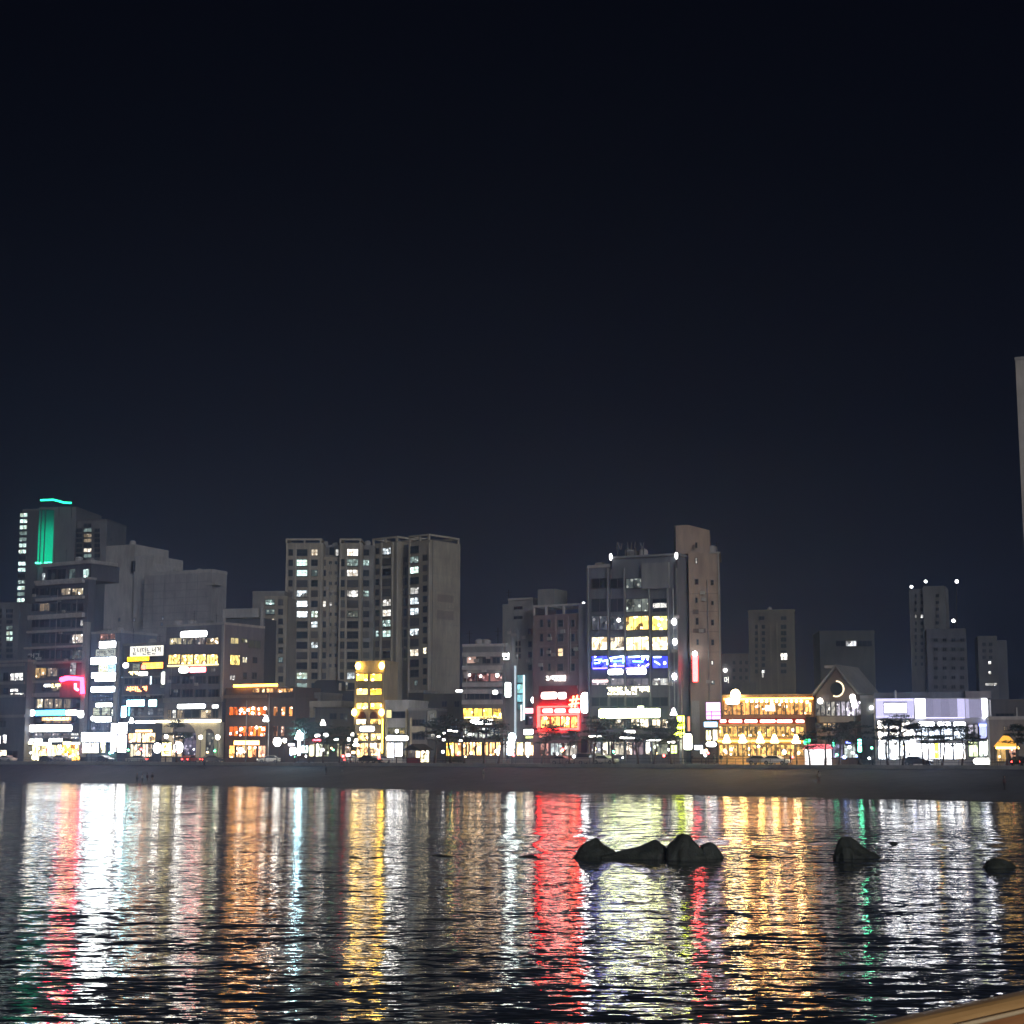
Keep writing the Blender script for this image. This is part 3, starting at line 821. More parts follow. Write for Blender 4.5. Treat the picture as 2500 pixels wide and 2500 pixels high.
# end wall windows
zz = lambda y: F4.uz(*px_('C', 840, y))[1]
def fw(px): return F4.side(u1, px)
for (xa, xb, ya, yb, k) in ((865, 1000, 260, 335, RM((1, .8, .35), .8)), (1030, 1100, 270, 320, RM((.8, .75, .4), .35)), (1110, 1250, 290, 380, surf('green_shade', (.1, .12, .09))),
                            (855, 1020, 455, 570, RM((1, .72, .2), 2.0, cell=2.2)), (1045, 1100, 475, 545, RM((1, .9, .6), 1.2)), (1165, 1215, 475, 550, GL), (910, 970, 680, 740, RM(WHITE, 1.0)), (1060, 1100, 650, 730, GL), (1160, 1215, 650, 730, GL)):
    wa, wb = fw(px_('C', xa, 0)[0]), fw(px_('C', xb, 0)[0])
    pxm = px_('C', (xa + xb) / 2, 0)[0]
    # heights read at the depth of the end wall itself
    g_ = F4.o + F4.d * u1 + F4.n * ((wa + wb) / 2)
    za = at_depth(pxm, px_('C', 0, yb)[1], g_.y).z - GZ; zb = at_depth(pxm, px_('C', 0, ya)[1], g_.y).z - GZ
    b.sidewin(u1, wa, wb, za, zb, k, 2, 1)
sign('white pill-shaped sign on the roof line of the yellow-window block', F4, 'C', 368, 182, 672, 258, WHITE, 9, w=-.8, pill=.4)
sign('red lightbox with pale strokes under the yellow window band', F4, 'C', 470, 588, 658, 655, (1, .09, .10), 12, 3, (1, .6, .55), 4, w=-.9, pill=.3)
sign('white oval lightbox touching the left of the red one', F4, 'C', 350, 588, 468, 660, WHITE, 9, w=-1.0, pill=.5)
sign('long white pill sign above the cream arches', F4, 'C', 332, 1003, 652, 1062, (.97, .97, 1), 4, w=-.9, pill=.4)
sign('short white sign right of the long pill above the arches', F4, 'C', 725, 1012, 798, 1056, WHITE, 3, w=-.9, pill=.2)
sign('round white lit board beside the yellow booth before the arches', F4, 'C', 65, 1440, 160, 1560, WHITE, 12, w=-2.4, pill=.5, name='lit_board')
sign('yellow lit booth front left of the arches', F4, 'C', 162, 1435, 270, 1590, (1, .85, .35), 4, 1, (.6, .45, .1), .8, w=-2.4, name='lit_board')
sign('white lit board right of the yellow booth before the arches', F4, 'C', 295, 1430, 400, 1560, WHITE, 10, w=-2.4, pill=.4, name='lit_board')

# --- grey roof box and small apartment block behind
b = Building('roof_block', 'dark building top with a pale box frame behind the arcade block', 'building', 590, 395, 12)
b.box('Z', 545, 1510, 643, 1880, DARKW, depth=8)
b.slab('Z', 545, 1486, 632, 1508, PALE, y=-.3, y2=4, name='roof_frame')
b.slab('Z', 545, 1508, 551, 1524, PALE, y=-.25, name='roof_post', y2=.4); b.slab('Z', 637, 1470, 644, 1540, PALE, y=-.3, y2=.4, name='roof_post')
for x in (556, 576, 596, 616): b.win('Z', x, 1528, x + 14, 1540)

b = Building('apartment_block', 'small apartment block with rows of barred windows left of the twin tower', 'apartment block', 660, 410, 4)
b.box('Z', 642, 1460, 697, 1900, BEIGE, depth=12, cap=BEIGE)
b.box('Z', 612, 1448, 690, 1900, GREY, depth=9, w=5, cap=GREY)
ys = [780 + 87.2 * k for k in range(9)]
lit2 = {(0, 0): RM(MINT, .8), (0, 1): RM(MINT, .15), (0, 2): WD, (0, 5): RM(COOL, .8), (0, 6): RM(MINT, 1.0), (1, 6): RM(MINT, .3)}
grid(b, 'D', ((30, 115), (148, 190)), ys, 26, lit2, fmat=FR_D, sill=True, rows=2)

# --- twin apartment tower: one wing faces the water, the other is turned
b = Building('apartment_tower', 'tall twin-wing apartment tower with scattered mint-white lit windows', 'apartment tower', 760, 448, 1)
FL = b.f; FRt = Frame(909, 455, 39)
b.box('D', 213, 245, 542, 1900, BEIGE, depth=12, cap=None)
b.box('D', 542, 370, 702, 1900, BEIGE, depth=11, w=1.6)
b.box('D', 542, 262, 702, 372, GREY, depth=8, w=4.5, ground=False, name='recessed_storey')
b.box('D', 702, 245, 900, 1900, BEIGE, depth=12)
b.box('D', 900, 265, 1005, 1900, GREY, depth=9, w=2.5)
b.box('D', 1000, 240, 1225, 1900, BEIGE, depth=10, f=FRt)
b.box('D', 1222, 262, 1335, 1900, GREY, depth=8, w=2.2, f=FRt)
be = b.box('D', 1330, 225, 1517, 1900, BEIGE, side=1122, f=FRt)
# open roof frames
def roofframe(x0, x1, y0, y1, f=None, depth=10, mid=True):
    ff = f or b.f
    u0, u1, z0, z1 = ff.rect('D', x0, y0, x1, y1)
    mb = MB(); t = .55
    mb.box(u0, u1, -.1, t, z1 - .5, z1); mb.box(u0, u1, depth - t, depth, z1 - .5, z1)
    mb.box(u0, u0 + t, t, depth - t, z1 - .5, z1 - .003); mb.box(u1 - t, u1, t, depth - t, z1 - .5, z1 - .003)
    for u in ([u0, u1 - t] + ([(u0 + u1) / 2] if mid else [])):
        mb.box(u, u + t * .8, -.1, t, z0, z1 - .5); mb.box(u, u + t * .8, depth - t, depth, z0, z1 - .5)
    b.part('roof_frame', mb, surf('pale_trim', (.34, .32, .28)), f)
    b.part('roof_block', MB().box(u0 + 1, u1 - 1, 2, depth - 2, z0 + .003, z1 - 1), DARKW, f)
roofframe(213, 542, 203, 247); roofframe(702, 900, 203, 247, mid=False); roofframe(1000, 1225, 192, 242, FRt, 9); roofframe(1330, 1517, 170, 227, FRt, be[5])
TR = surf('pale_trim', (.34, .32, .28))
for x in (213, 296, 425, 530, 702, 758, 885): b.slab('D', x - 7, 250, x + 7, 1640, TR, y=-.35, name='pier')
for x in (1003, 1078, 1178, 1222, 1334, 1512): b.slab('D', x - 6, 240, x + 6, 1640, TR, y=-.35, f=FRt, name='pier')
rowsL = [330 + 93.3 * k for k in range(14)]
BW = RM(MINT, 2.4, busy=.45); MDm = RM(MINT, .45, busy=.7)
big = {(0, 1): BW, (0, 2): BW, (0, 4): RM(COOL, 1.6), (0, 5): RM(COOL, 2.4, busy=.45), (0, 6): RM(COOL, 2.4, busy=.45), (0, 12): MW, (0, 13): MDm}
grid(b, 'D', ((312, 412),), rowsL, 30, big, rows=2, sill=True, cols=2)
grid(b, 'D', ((238, 282),), rowsL, 30, {}, rows=2, cols=2)
grid(b, 'D', ((446, 504),), rowsL, 30, {(0, 0): WW, (0, 2): RM(MINT, .12), (0, 6): MW, (0, 7): RM(COOL, 1.5), (0, 9): RM(COOL, .9)}, rows=2, cols=2)
grid(b, 'D', ((543, 580),), rowsL[1:], 28, {(0, 4): RM((1, .95, .85), 1.6)}, rows=2, cols=1, w=1.6)
grid(b, 'D', ((606, 634), (655, 686)), rowsL[1:12], 17, {(0, 4): RM((1, .95, .85), .5)}, rows=1, cols=1, w=1.6, fmat=FR_G)
grid(b, 'D', ((548, 600), (610, 655)), [318], 36, {}, rows=1, cols=1, w=4.5); b.win('D', 665, 300, 695, 362, RM(WHITE, .9), 1, 1, w=4.5)
grid(b, 'D', ((706, 750),), rowsL[1:], 32, {}, rows=3, cols=2)
grid(b, 'D', ((770, 872),), rowsL, 32, {(0, 0): RM(WHITE, 2.6, busy=.3), (0, 1): MDm, (0, 2): RM(WHITE, 1.9, busy=.6), (0, 4): RM((1, .97, .9), 1.5), (0, 6): RM((.9, 1, .8), .12), (0, 12): RM(COOL, 1.1)}, rows=2, cols=2, sill=True)
grid(b, 'D', ((915, 972),), rowsL[:11], 28, {(0, 1): RM(MINT, .8), (0, 4): RM(MINT, .9)}, rows=2, cols=2, w=2.5)
rowsR = [318 + 93.6 * k for k in range(11)]
grid(b, 'D', ((1030, 1062),), rowsR, 28, {(0, 8): RM(MINT, .7)}, rows=2, cols=1, f=FRt)
grid(b, 'D', ((1094, 1170),), rowsR, 31, {(0, 0): RM(COOL, 1.2), (0, 5): RM((1, .95, .85), .9), (0, 6): RM(WHITE, 2.0, busy=.5), (0, 7): RM(MINT, .9), (0, 8): RM(MINT, 1.4, busy=.5)}, rows=2, cols=2, f=FRt, sill=True)
grid(b, 'D', ((1188, 1242), (1256, 1312)), [y - 5 for y in rowsR[1:]], 34, {(0, 1): RM(WHITE, .5), (0, 4): RM((1, .95, .8), .4), (0, 5): RM(MINT, .4), (0, 7): RM(MINT, .12)}, rows=1, cols=2, f=FRt, w=2.2)
rowsE = [303 + 93.6 * k for k in range(13)]
grid(b, 'D', ((1344, 1422),), rowsE, 32, {(0, 1): RM(MINT, .4), (0, 2): BW, (0, 4): RM(WHITE, .8), (0, 5): RM(COOL, 1.5), (0, 6): RM(COOL, 1.7), (0, 8): RM(COOL, 1.8), (0, 10): WW}, rows=2, cols=2, f=FRt, sill=True)
grid(b, 'D', ((1460, 1498),), [y + 75 for y in rowsE], 28, {(0, 9): RM((1, .88, .6), 1.6)}, rows=2, cols=1, f=FRt)
# faded painted patches on the blank end wall
for zc, hgt in ((.72, 2.0), (.64, 2.4)):
    zc *= be[3]
    b.part('painted_emblem', MB().box(be[1] + .004, be[1] + .03, be[5] * .25, be[5] * .78, zc, zc + hgt), surf('faded_print', (.19, .165, .14)), FRt)

# --- dark low houses left of the hotel
b = Building('low_house', 'low beige house with an overhanging pale eave behind pines left of the hotel', 'house', 760, row_depth(760) + 14, 24)
b.box('E', -100, 905, 190, 1700, surf('dim_beige', (.17, .16, .14)), depth=9, cap=GREY)
b.box('E', 120, 1045, 560, 1700, surf('dim_brown', (.12, .11, .09)), depth=9, w=-1)
b.slab('E', 118, 975, 492, 1042, BEIGE, y=-2.2, w=-1, name='eave', y2=6); b.slab('E', 120, 1042, 165, 1160, BEIGE, y=-2.0, w=-1, name='eave_post', y2=-1)
for x0, x1, k, s_ in ((-185, -110, (1, .92, .7), 5), (-100, -20, (.85, 1, .95), 4), (-10, 50, (1, .85, .6), 1.5), (62, 132, (1, .85, .4), 3), (145, 225, (.95, 1, .75), 2.2), (235, 300, (.8, .85, .5), .5), (380, 440, (.95, .9, .5), .8), (470, 540, (1, .7, .5), 1.6)):
    b.win('E', x0, 1450, x1, 1600, RM(k, s_, sample=s_ > 2), 2, 1, w=-1.2, name='shop_window')
sign('red pill sign among the pines left of the hotel', b.f, 'E', 105, 1398, 205, 1442, (1, .1, .14), 5, w=-1.6, pill=.5)
b.win('E', -60, 960, 20, 1040); b.win('E', 300, 1110, 380, 1180, w=-1); b.win('E', 420, 1110, 500, 1180, w=-1)
b = Building('water_tank_house', 'dark house with a rounded roof tank in front of the twin tower', 'house', 800, 372, 14)
b.box('E', 100, 860, 560, 1600, surf('near_black', (.035, .036, .04)), depth=8)  # house and tank share one very dark tone
u0, u1, z0, z1 = b.f.rect('E', 105, 735, 380, 890)
b.part('roof_tank', MB().pill(u0, u1, 1, 6, z0, z1, r=.3), surf('near_black', (.035, .036, .04)))
b.part('vent', MB().box(*b.f.rect('E', 405, 770, 432, 855)[:2], -.2, .2, *b.f.rect('E', 405, 770, 432, 855)[2:]), FR_W)
b.win('E', 400, 772, 436, 852, RM(WHITE, .5), 1, 1); b.win('E', 478, 760, 505, 845, RM(WHITE, .6), 1, 1)

# --- orange timber bar (C right)
b = Building('timber_bar', 'dark timber two-storey bar glowing orange through its windows', 'bar', 620, row_depth(610), 26)
F5 = b.f
bx = b.box('C', 872, 935, 1352, 1700, TIMBER, depth=12)
b.box('C', 1352, 935, 1650, 1700, surf('dim_timber', (.085, .06, .05)), depth=12, w=.5)
b.box('C', 880, 820, 1650, 937, surf('dim_timber', (.085, .06, .05)), depth=10, w=1.5, ground=False, name='upper_storey')
b.slab('C', 868, 905, 1345, 938, surf('brown_board', (.2, .13, .09)), y=-.5, name='balcony_board')
b.slab('C', 975, 785, 1455, 812, glow((1, .38, .04), 12), y=-.3, w=1.2, name='light_strip', y2=.2)
for x0, x1 in ((1182, 1265), (1340, 1420), (1462, 1640)): b.win('C', x0, 828, x1, 880, RM((1, .5, .18), 1.6), 2 if x1 - x0 < 120 else 5, 1, w=1.5)
b.win('C', 1288, 832, 1322, 880, RM((1, .8, .45), 2.0), 1, 1, w=1.5)
for i, (x0, x1) in enumerate(((920, 1020), (1028, 1125), (1133, 1230), (1238, 1338))):
    b.win('C', x0, 1035, x1, 1135, RM((1, .17, .015), 1.7 + .3 * i, sample=True), 2, 1)
    b.win('C', x0, 1255, x1, 1370, RM((1, .18, .02), 1.8 + .3 * i, sample=True), 2, 1)
for x0, x1, s in ((1415, 1470, 1.2), (1505, 1555, 2.2), (1590, 1635, 2.4)): b.win('C', x0, 1035, x1, 1145, RM((1, .36, .08), s * .7), 1, 1, w=.5)
for x0, x1 in ((1415, 1470), (1500, 1545)): b.win('C', x0, 1250, x1, 1370, RM((1, .5, .3), .55), 1, 1, w=.5)
for x0, x1, k, s in ((918, 985, (1, .5, .12), 3), (1000, 1120, (1, .55, .25), 2), (1130, 1230, (1, .4, .15), 3), (1245, 1335, (1, .5, .3), 2)): b.win('C', x0, 1470, x1, 1610, RM(k, s, sample=True), 2, 1, name='shop_window')
mb = MB()
for x, y in ((1055, 1070), (1132, 1075), (1185, 1055), (1180, 1110), (1320, 1055), (1055, 1285), (1225, 1270), (1300, 1290)):
    u, z = F5.uz(*px_('C', x, y), -.5); mb.ball((u, -.5, z), .28)
b.part('hanging_lamp', mb, glow((1, .88, .62), 16))
sign('cream and orange awning light of the timber bar', F5, 'C', 970, 1415, 1258, 1468, (1, .46, .10), 10, w=-1.8, name='awning_light')
sign('round white lit board inside the timber bar front', F5, 'C', 1018, 1495, 1080, 1560, WHITE, 8, w=-1.0, pill=.5, name='lit_board')

# --- yellow lit hotel
b = Building('hotel', 'slim hotel glowing yellow with floodlit roof corners', 'hotel', 900, row_depth(900), 24)
F6 = b.f
STONE = surf('warm_stone', (.33, .27, .18))
bx = b.box('E', 585, 550, 905, 1700, STONE, side=970, cap=STONE)
for y in (650, 770, 915, 1075): b.slab('E', 588, y, 900, y + 12, STONE, y=-.3)
for x in (590, 742, 900): b.slab('E', x - 7, 640, x + 7, 1240, STONE, y=-.28, name='pier')
for y0, y1, k in ((664, 752, (1, .53, .05)), (832, 905, (1, .64, .15)), (992, 1066, (1, .58, .10))):
    b.win('E', 600, y0, 732, y1, RM(k, 6.0, sample=True, busy=.6), 2, 1); b.win('E', 754, y0, 888, y1, RM((1, .52, .05), 5.5, sample=True, busy=.7), 2, 1)
for x0, x1 in ((612, 712), (748, 842)):
    u0, u1, z0, z1 = F6.rect('E', x0, 1090, x1, 1165)
    mb = MB(); c, r = (u0 + u1) / 2, (u1 - u0) / 2
    mb.prism([(u0, z0)] + [(c - r * math.cos(math.pi * i / 8), z0 + (z1 - z0) * math.sin(math.pi * i / 8)) for i in range(9)] , -.12, -.02)
    b.part('arched_window', mb, glass('brown_glass', (.06, .02, .015)))
b.win('E', 598, 1172, 710, 1238, RM((1, .72, .3), 6, sample=True), 2, 1); b.win('E', 755, 1172, 880, 1238, RM((1, .6, .15), 4.5, sample=True), 2, 1)
b.win('E', 590, 1335, 735, 1420, RM((1, .66, .2), 3.5, sample=True), 3, 1); b.win('E', 760, 1335, 880, 1420, RM((1, .7, .25), 3.5, sample=True), 2, 1)
b.win('E', 600, 1440, 735, 1610, RM((1, .6, .25), 3.5, sample=True), 3, 1, name='shop_window'); b.win('E', 748, 1440, 880, 1610, RM((1, .72, .4), 4.5, sample=True), 3, 1, name='shop_window')
for x, y in ((618, 580), (882, 578), (575, 1100), (880, 1100)):
    u, z = F6.uz(*px_('E', x, y), -.7)
    mb = MB().ball((0, 0, 0), .55, sz=1.3)
    o = link('floodlight', MB().tube([(0, .7, -.6), (0, .1, -.3)], .1).mesh('floodlight', BLACKM), b.root, Matrix.Translation((u, -.7, z)))
    link('bulb', mb.mesh('bulb', glow((1, .60, .10), 18), True), o)
sign('white pill sign above the hotel entrance', F6, 'E', 632, 1252, 806, 1320, WHITE, 7, w=-1.2, pill=.5)
sign('yellow uplight strip down the hotel corner pier', F6, 'E', 880, 1170, 900, 1560, (1, .66, .06), 9, w=-.6, name='light_strip')

# --- white two-storey building and narrow neighbour right of the hotel
b = Building('white_shop_building', 'pale two-storey shop with a glaring white storefront right of the hotel', 'shop', 980, row_depth(970), 22)
F7 = b.f
b.box('E', 920, 990, 1180, 1700, WHITEW, depth=9, cap=WHITEW)
b.slab('E', 930, 1062, 952, 1600, CREAM, y=-.4, name='pilaster'); b.slab('E', 1158, 1062, 1178, 1600, CREAM, y=-.4, name='pilaster')
b.win('E', 1000, 1090, 1145, 1165, GL, 3, 1); b.win('E', 950, 1272, 1155, 1348, RM((.8, .75, .45), .25), 4, 1)
b.win('E', 1085, 1300, 1150, 1345, RM((1, .7, .2), 2.5), 1, 1)
b.win('E', 928, 1440, 1030, 1610, RM((.95, .96, 1), 9, sample=True, busy=.15), 2, 1, name='shop_window'); b.win('E', 1036, 1440, 1125, 1600, RM((.95, .96, 1), 9, sample=True, busy=.15), 2, 1, name='shop_window')
sign('white fascia of the pale two-storey shop', F7, 'E', 930, 1362, 1185, 1420, WHITE, 9, w=-.9, pill=.4)
sign('yellow lit corner panel of the pale two-storey shop', F7, 'E', 934, 1070, 995, 1165, (1, .85, .35), 1.6, w=-.45)

b = Building('small_house', 'narrow grey house with stacked windows beside a tall banner', 'house', 1030, row_depth(1030), 22)
F8 = b.f
b.box('E', 1182, 1080, 1395, 1700, GREY, depth=9, cap=PALE)
for y in (1180, 1338): b.win('E', 1232, y, 1368, y + 70, GL, 4, 1)
b.slab('E', 1228, 1258, 1372, 1325, CREAM, y=-.6, name='balcony_board')
b.slab('E', 1205, 1160, 1222, 1560, CREAM, y=-.3, name='pilaster')
sign('tall pale cloth banner with dark strokes on the narrow grey house', F8, 'E', 1390, 1075, 1502, 1402, (.55, .53, .45), .22, 0, w=-.5, name='banner')
r_ = letters('column of dark brush strokes on the tall pale banner', F8, 'E', 1425, 1110, 1470, 1300, 1, (.06, .06, .06), 0, w=-.68)
b = Building('low_house', 'long low dark house with a flat roof behind the narrow grey house', 'house', 1075, 345, 18)
b.box('E', 1180, 880, 1350, 1500, DARKW, depth=8, cap=PALE)
b.box('E', 1350, 890, 1790, 1600, surf('olive_render', (.13, .13, .11)), depth=10, w=-1, cap=None)
b.slab('E', 1178, 975, 1345, 995, PALE, y=-.5)
for x in (1560, 1700): b.win('E', x, 975, x + 55, 1040, w=-1)
for x0, x1, k, s_ in ((1385, 1455, (1, .62, .05), 14), (1460, 1540, (1, .66, .10), 18), (1565, 1625, (1, .58, .06), 8), (1630, 1695, (1, .62, .10), 8), (1705, 1780, (1, .5, .2), 2)):
    b.win('E', x0, 1440, x1, 1592, RM(k, s_, sample=True, busy=.7), 2, 1, w=-1.2, name='shop_window')
b.win('E', 1250, 740, 1290, 800, RM(MINT, .25), 1, 1)

# --- grey four-storey F1
b = Building('cafe_building', 'grey four-storey block with a yellow window band near the centre', 'building', 1175, row_depth(1175), 14)
F9 = b.f
b.box('F', 112, 690, 498, 1800, surf('mid_grey_tile', (.15, .15, .15)), depth=12, cap=PALE)
for y in (745, 870, 1030, 1095, 1195): b.slab('F', 114, y, 494, y + 40, PALE, y=-.5)
b.win('F', 155, 770, 245, 852, RM((1, .62, .5), .55), 1, 1); b.win('F', 300, 790, 380, 850); b.win('F', 395, 790, 470, 850)
for x0, x1, k in ((130, 238, RM((.8, .3, .3), .12)), (248, 365, RM((1, .35, .3), .22)), (372, 490, RM((1, .45, .4), .35))): b.win('F', x0, 940, x1, 1022, k, 2, 1)
mb = MB()
for x, y, r in ((180, 958, .22), (283, 970, .25), (440, 962, .35)):
    u, z = F9.uz(*px_('F', x, y), -.5); mb.ball((u, -.5, z), r)
b.part('hanging_lamp', mb, glow((1, .85, .75), 9))
b.win('F', 135, 1112, 370, 1190, GL, 5, 1); b.win('F', 382, 1112, 484, 1190, GL, 2, 1)
for x0, x1 in ((118, 212), (215, 305), (308, 398), (402, 482)): b.win('F', x0, 1270, x1, 1358, RM((1, .60, .08), 3.4, sample=True), 2, 1)
b.slab('F', 135, 1352, 480, 1368, glow((1, .7, .2), 4), y=-.45, name='light_strip')
for i, x0 in enumerate(range(118, 490, 62)): b.win('F', x0, 1590, x0 + 56, 1720, RM((1, .55, .2), 3.0 + (i % 3), sample=True), 2, 1, name='shop_window')
for i, x0 in enumerate(range(118, 490, 75)): b.win('F', x0, 1455, x0 + 66, 1560, RM((.9, .95, .85), .9), 2, 1)
sign('white pill sign below the yellow window band of the grey four-storey block', F9, 'F', 182, 1372, 408, 1428, WHITE, 9, w=-.9, pill=.4)
sign('round white lamp sign on the middle storey of the grey four-storey block', F9, 'F', 392, 1098, 450, 1145, WHITE, 6, w=-.9, pill=.5)
sign('thin white bracket lamp at the left corner of the grey four-storey block', F9, 'F', 45, 1095, 118, 1122, WHITE, 5, w=-.6, pill=.5)
letters('white stroke sign high at the right corner of the grey four-storey block', F9, 'F', 485, 750, 556, 812, 1, WHITE, 6, w=-.5)
sign('upright greenish white lightbox beside the cyan light column', F9, 'F', 512, 1025, 572, 1170, (.9, 1, .92), 8, w=-1.0, pill=.2)

# --- stair tower with cyan light and the block above
b = Building('stair_tower', 'grey block with roof steps and a cyan-lit glass stair near the centre', 'building', 1260, row_depth(1260) + 3, 30)
F10 = b.f
b.box('F', 490, 285, 780, 1800, surf('cold_grey', (.19, .2, .205)), depth=9, w=.8, cap=None)
b.box('F', 545, 238, 775, 290, surf('cold_grey', (.19, .2, .205)), depth=7, w=1.2, ground=False, name='roof_house')
b.slab('F', 545, 232, 778, 250, PALE, y=-.2, w=1.2, name='roof_slab', y2=7)
b.slab('F', 690, 350, 780, 470, surf('cold_grey', (.19, .2, .205)), y=.2, w=.6, name='wall', y2=1.0)
for y in (310, 400): b.win('F', 600, y, 680, y + 32, GL, 2, 1, w=.8)
for y in (640, 700, 760): b.win('F', 615, y, 665, y + 45, GL, 1, 1, w=.8)
for y in (520, 640, 740, 860): b.win('F', 735, y, 770, y + 55, GL, 1, 1, w=.8)
for y0, y1, s in ((955, 1035, .55), (1042, 1135, 1.6), (1140, 1215, 1.1), (1222, 1290, .25)): b.win('F', 628, y0, 690, y1, RM((.35, .85, .95), s, busy=.3), 1, 1, w=.7)
b.slab('F', 688, 960, 700, 1380, glow((.7, .95, 1), 2.2), y=-.2, w=.7, name='light_strip')
b.slab('F', 605, 870, 620, 1560, glow((.75, .9, 1), .8), y=-.2, w=.7, name='light_strip'); b.slab('F', 668, 1240, 676, 1390, glow(WHITE, 2), y=-.3, w=.7, name='light_strip')
for y0, y1 in ((1580, 1720),):
    b.win('F', 530, y0, 610, y1, RM((.95, 1, .95), 9, sample=True), 1, 2, w=.7, name='door'); b.win('F', 625, 1590, 690, 1720, RM((1, .75, .35), 4, sample=True), 2, 1, w=.7, name='shop_window')
b.win('F', 700, 1590, 830, 1720, RM((1, .7, .4), 4.5, sample=True), 4, 1, w=.7, name='shop_window')
b.win('F', 705, 1345, 735, 1430, GL, 1, 1, w=.7); b.win('F', 740, 1348, 822, 1430, RM((.3, .3, .6), .3), 2, 1, w=.7)
sign('pink lightbox left of the red pub signs', F10, 'F', 698, 1270, 806, 1322, (1, .22, .26), 6, w=-.2, pill=.3)
sign('round white lamp sign above the pink lightbox', F10, 'F', 757, 1160, 822, 1228, WHITE, 9, w=-.4, pill=.5)
sign('white board with rounded corners over the street shop near the centre', F10, 'F', 688, 1468, 828, 1525, (.95, 1, .95), 6, w=-.4, pill=.25)
sign('yellow-green pair of small boards under the white rounded board', F10, 'F', 706, 1532, 808, 1560, (.9, 1, .35), 2.2, 2, (.5, .6, .2), .5, w=-.4)

# --- red-brown block with the # sign
b = Building('pub_building', 'red-brown tiled block with red neon storefront and hash sign', 'building', 1350, row_depth(1350), 31)
F11 = b.f
b.box('F', 778, 385, 1228, 1800, REDBR, side=1440, cap=None)
u0, u1, z0, z1 = F11.rect('F', 778, 290, 1232, 388)
mb = MB()
mb.box(u0, u1, -.1, .4, z1 - .35, z1); mb.box(u0, u1, 7, 7.5, z1 - .35, z1)
for fx in (0, .26, .62, .965):
    u = u0 + (u1 - u0) * fx; mb.box(u, u + .35, -.1, .35, z0, z1 - .35); mb.box(u, u + .35, .4, 7, z1 - .34, z1 - .05)
b.part('roof_pergola', mb, PALE)
b.slab('F', 745, 135, 900, 300, surf('cold_grey', (.19, .2, .205)), y=3, name='roof_house', y2=8)
u, z = F11.uz(*px_('F', 1255, 282), -.3); b.part('roof_lamp', MB().ball((u, -.3, z), .25), glow(WHITE, 4))
for ci, (x0, x1) in enumerate(((848, 876), (920, 948), (1012, 1066), (1138, 1176))):
    for ri, (y0, y1) in enumerate(((436, 506), (570, 642), (706, 782), (850, 920))):
        b.win('F', x0, y0, x1, y1, RM((1, .72, .4), 1.6, busy=.4) if (ci, ri) == (2, 2) else GL, 1, 2)
for x in (985, 1100): b.slab('F', x, 400, x + 14, 950, surf('red_brown_trim', (.21, .15, .15)), y=-.2, name='pier')
for y in (540, 675, 815): b.slab('F', 835, y, 1200, y + 10, surf('red_brown_trim', (.21, .15, .15)), y=-.15)
b.slab('F', 1226, 285, 1312, 1560, surf('pale_violet_tile', (.24, .23, .27)), y=-.6, name='corner_pilaster', y2=4)
b.slab('F', 842, 1060, 1205, 1258, surf('red_board', (.22, .016, .016)), y=-.35, name='fascia_board')  # red board, its upper part coloured for the red glow around the signs
for x0, x1 in ((852, 945), (950, 1040), (1045, 1130), (1135, 1215)): b.win('F', x0, 1348, x1, 1458, RM((1, .62, .16), 2.6, sample=True, cell=2), 2, 1, fmat=surf('red_frame', (.3, .03, .03)))
for y0, y1 in ((1250, 1264), (1326, 1340), (1462, 1480)): b.slab('F', 842, y0, 1222, y1, glow((1, .022, .018), 14), y=-.9, name='neon_tube')
b.slab('F', 840, 1262, 848, 1465, glow((1, .022, .018), 14), y=-.9, name='neon_tube'); b.slab('F', 1219, 1262, 1227, 1465, glow((1, .022, .018), 14), y=-.9, name='neon_tube')
b.win('F', 830, 1500, 930, 1560, RM((1, .25, .2), 1.2), 2, 1); b.win('F', 935, 1510, 1200, 1570, RM((.5, .4, .5), .3), 5, 1)
b.win('F', 850, 1600, 930, 1720, RM((1, .5, .4), .8), 2, 1, name='shop_window'); b.win('F', 945, 1600, 1060, 1720, RM((.8, .9, .9), 1.0), 3, 1, name='shop_window'); b.win('F', 1075, 1600, 1200, 1720, RM((1, .9, .8), .8), 3, 1, name='shop_window')
letters('small white channel letters on the red-brown block', F11, 'F', 900, 966, 1084, 1012, 5, WHITE, 9)
sign('big white pill sign on the red board of the red-brown block', F11, 'F', 852, 1116, 1010, 1188, (1, .70, .62), 5, w=-.8, pill=.4)
sign('smaller white sign right of the big pill on the red board', F11, 'F', 1014, 1118, 1094, 1188, (1, .75, .7), 5, w=-.8, pill=.25)
for i, (x0, x1, k) in enumerate(((866, 970, 'leftmost'), (980, 1088, 'middle'), (1114, 1226, 'rightmost'))):
    sign('%s red-rimmed white lightbox above the yellow pub windows' % k, F11, 'F', x0, 1272, x1, 1320, (1, .10, .10), 16, w=-1.0, pill=.35, cab=surf('red_cabinet', (.4, .02, .02)))
r_ = thing('neon_sign', 'red neon hash symbol at the right of the red-brown block', 'sign', F11.m)
P_ = lambda x, y: (lambda q: (q[0], -1.1, q[1]))(F11.uz(*px_('F', x, y), -1.1))
for a_, b_ in (((1140, 1265), (1162, 1155)), ((1172, 1265), (1196, 1150)), ((1122, 1198), (1216, 1184)), ((1116, 1238), (1212, 1222))):
    link('bar', MB().tube([P_(*a_), P_(*b_)], .15, 6).mesh('bar', glow((1, .12, .05), 14)), r_)
u0, u1, z0, z1 = F11.rect('F', 1118, 1150, 1218, 1268, -.9)
link('back_board', MB().box(u0, u1, -.75, -.65, z0, z1).mesh('back_board', surf('red_board', (.22, .016, .016))), r_)
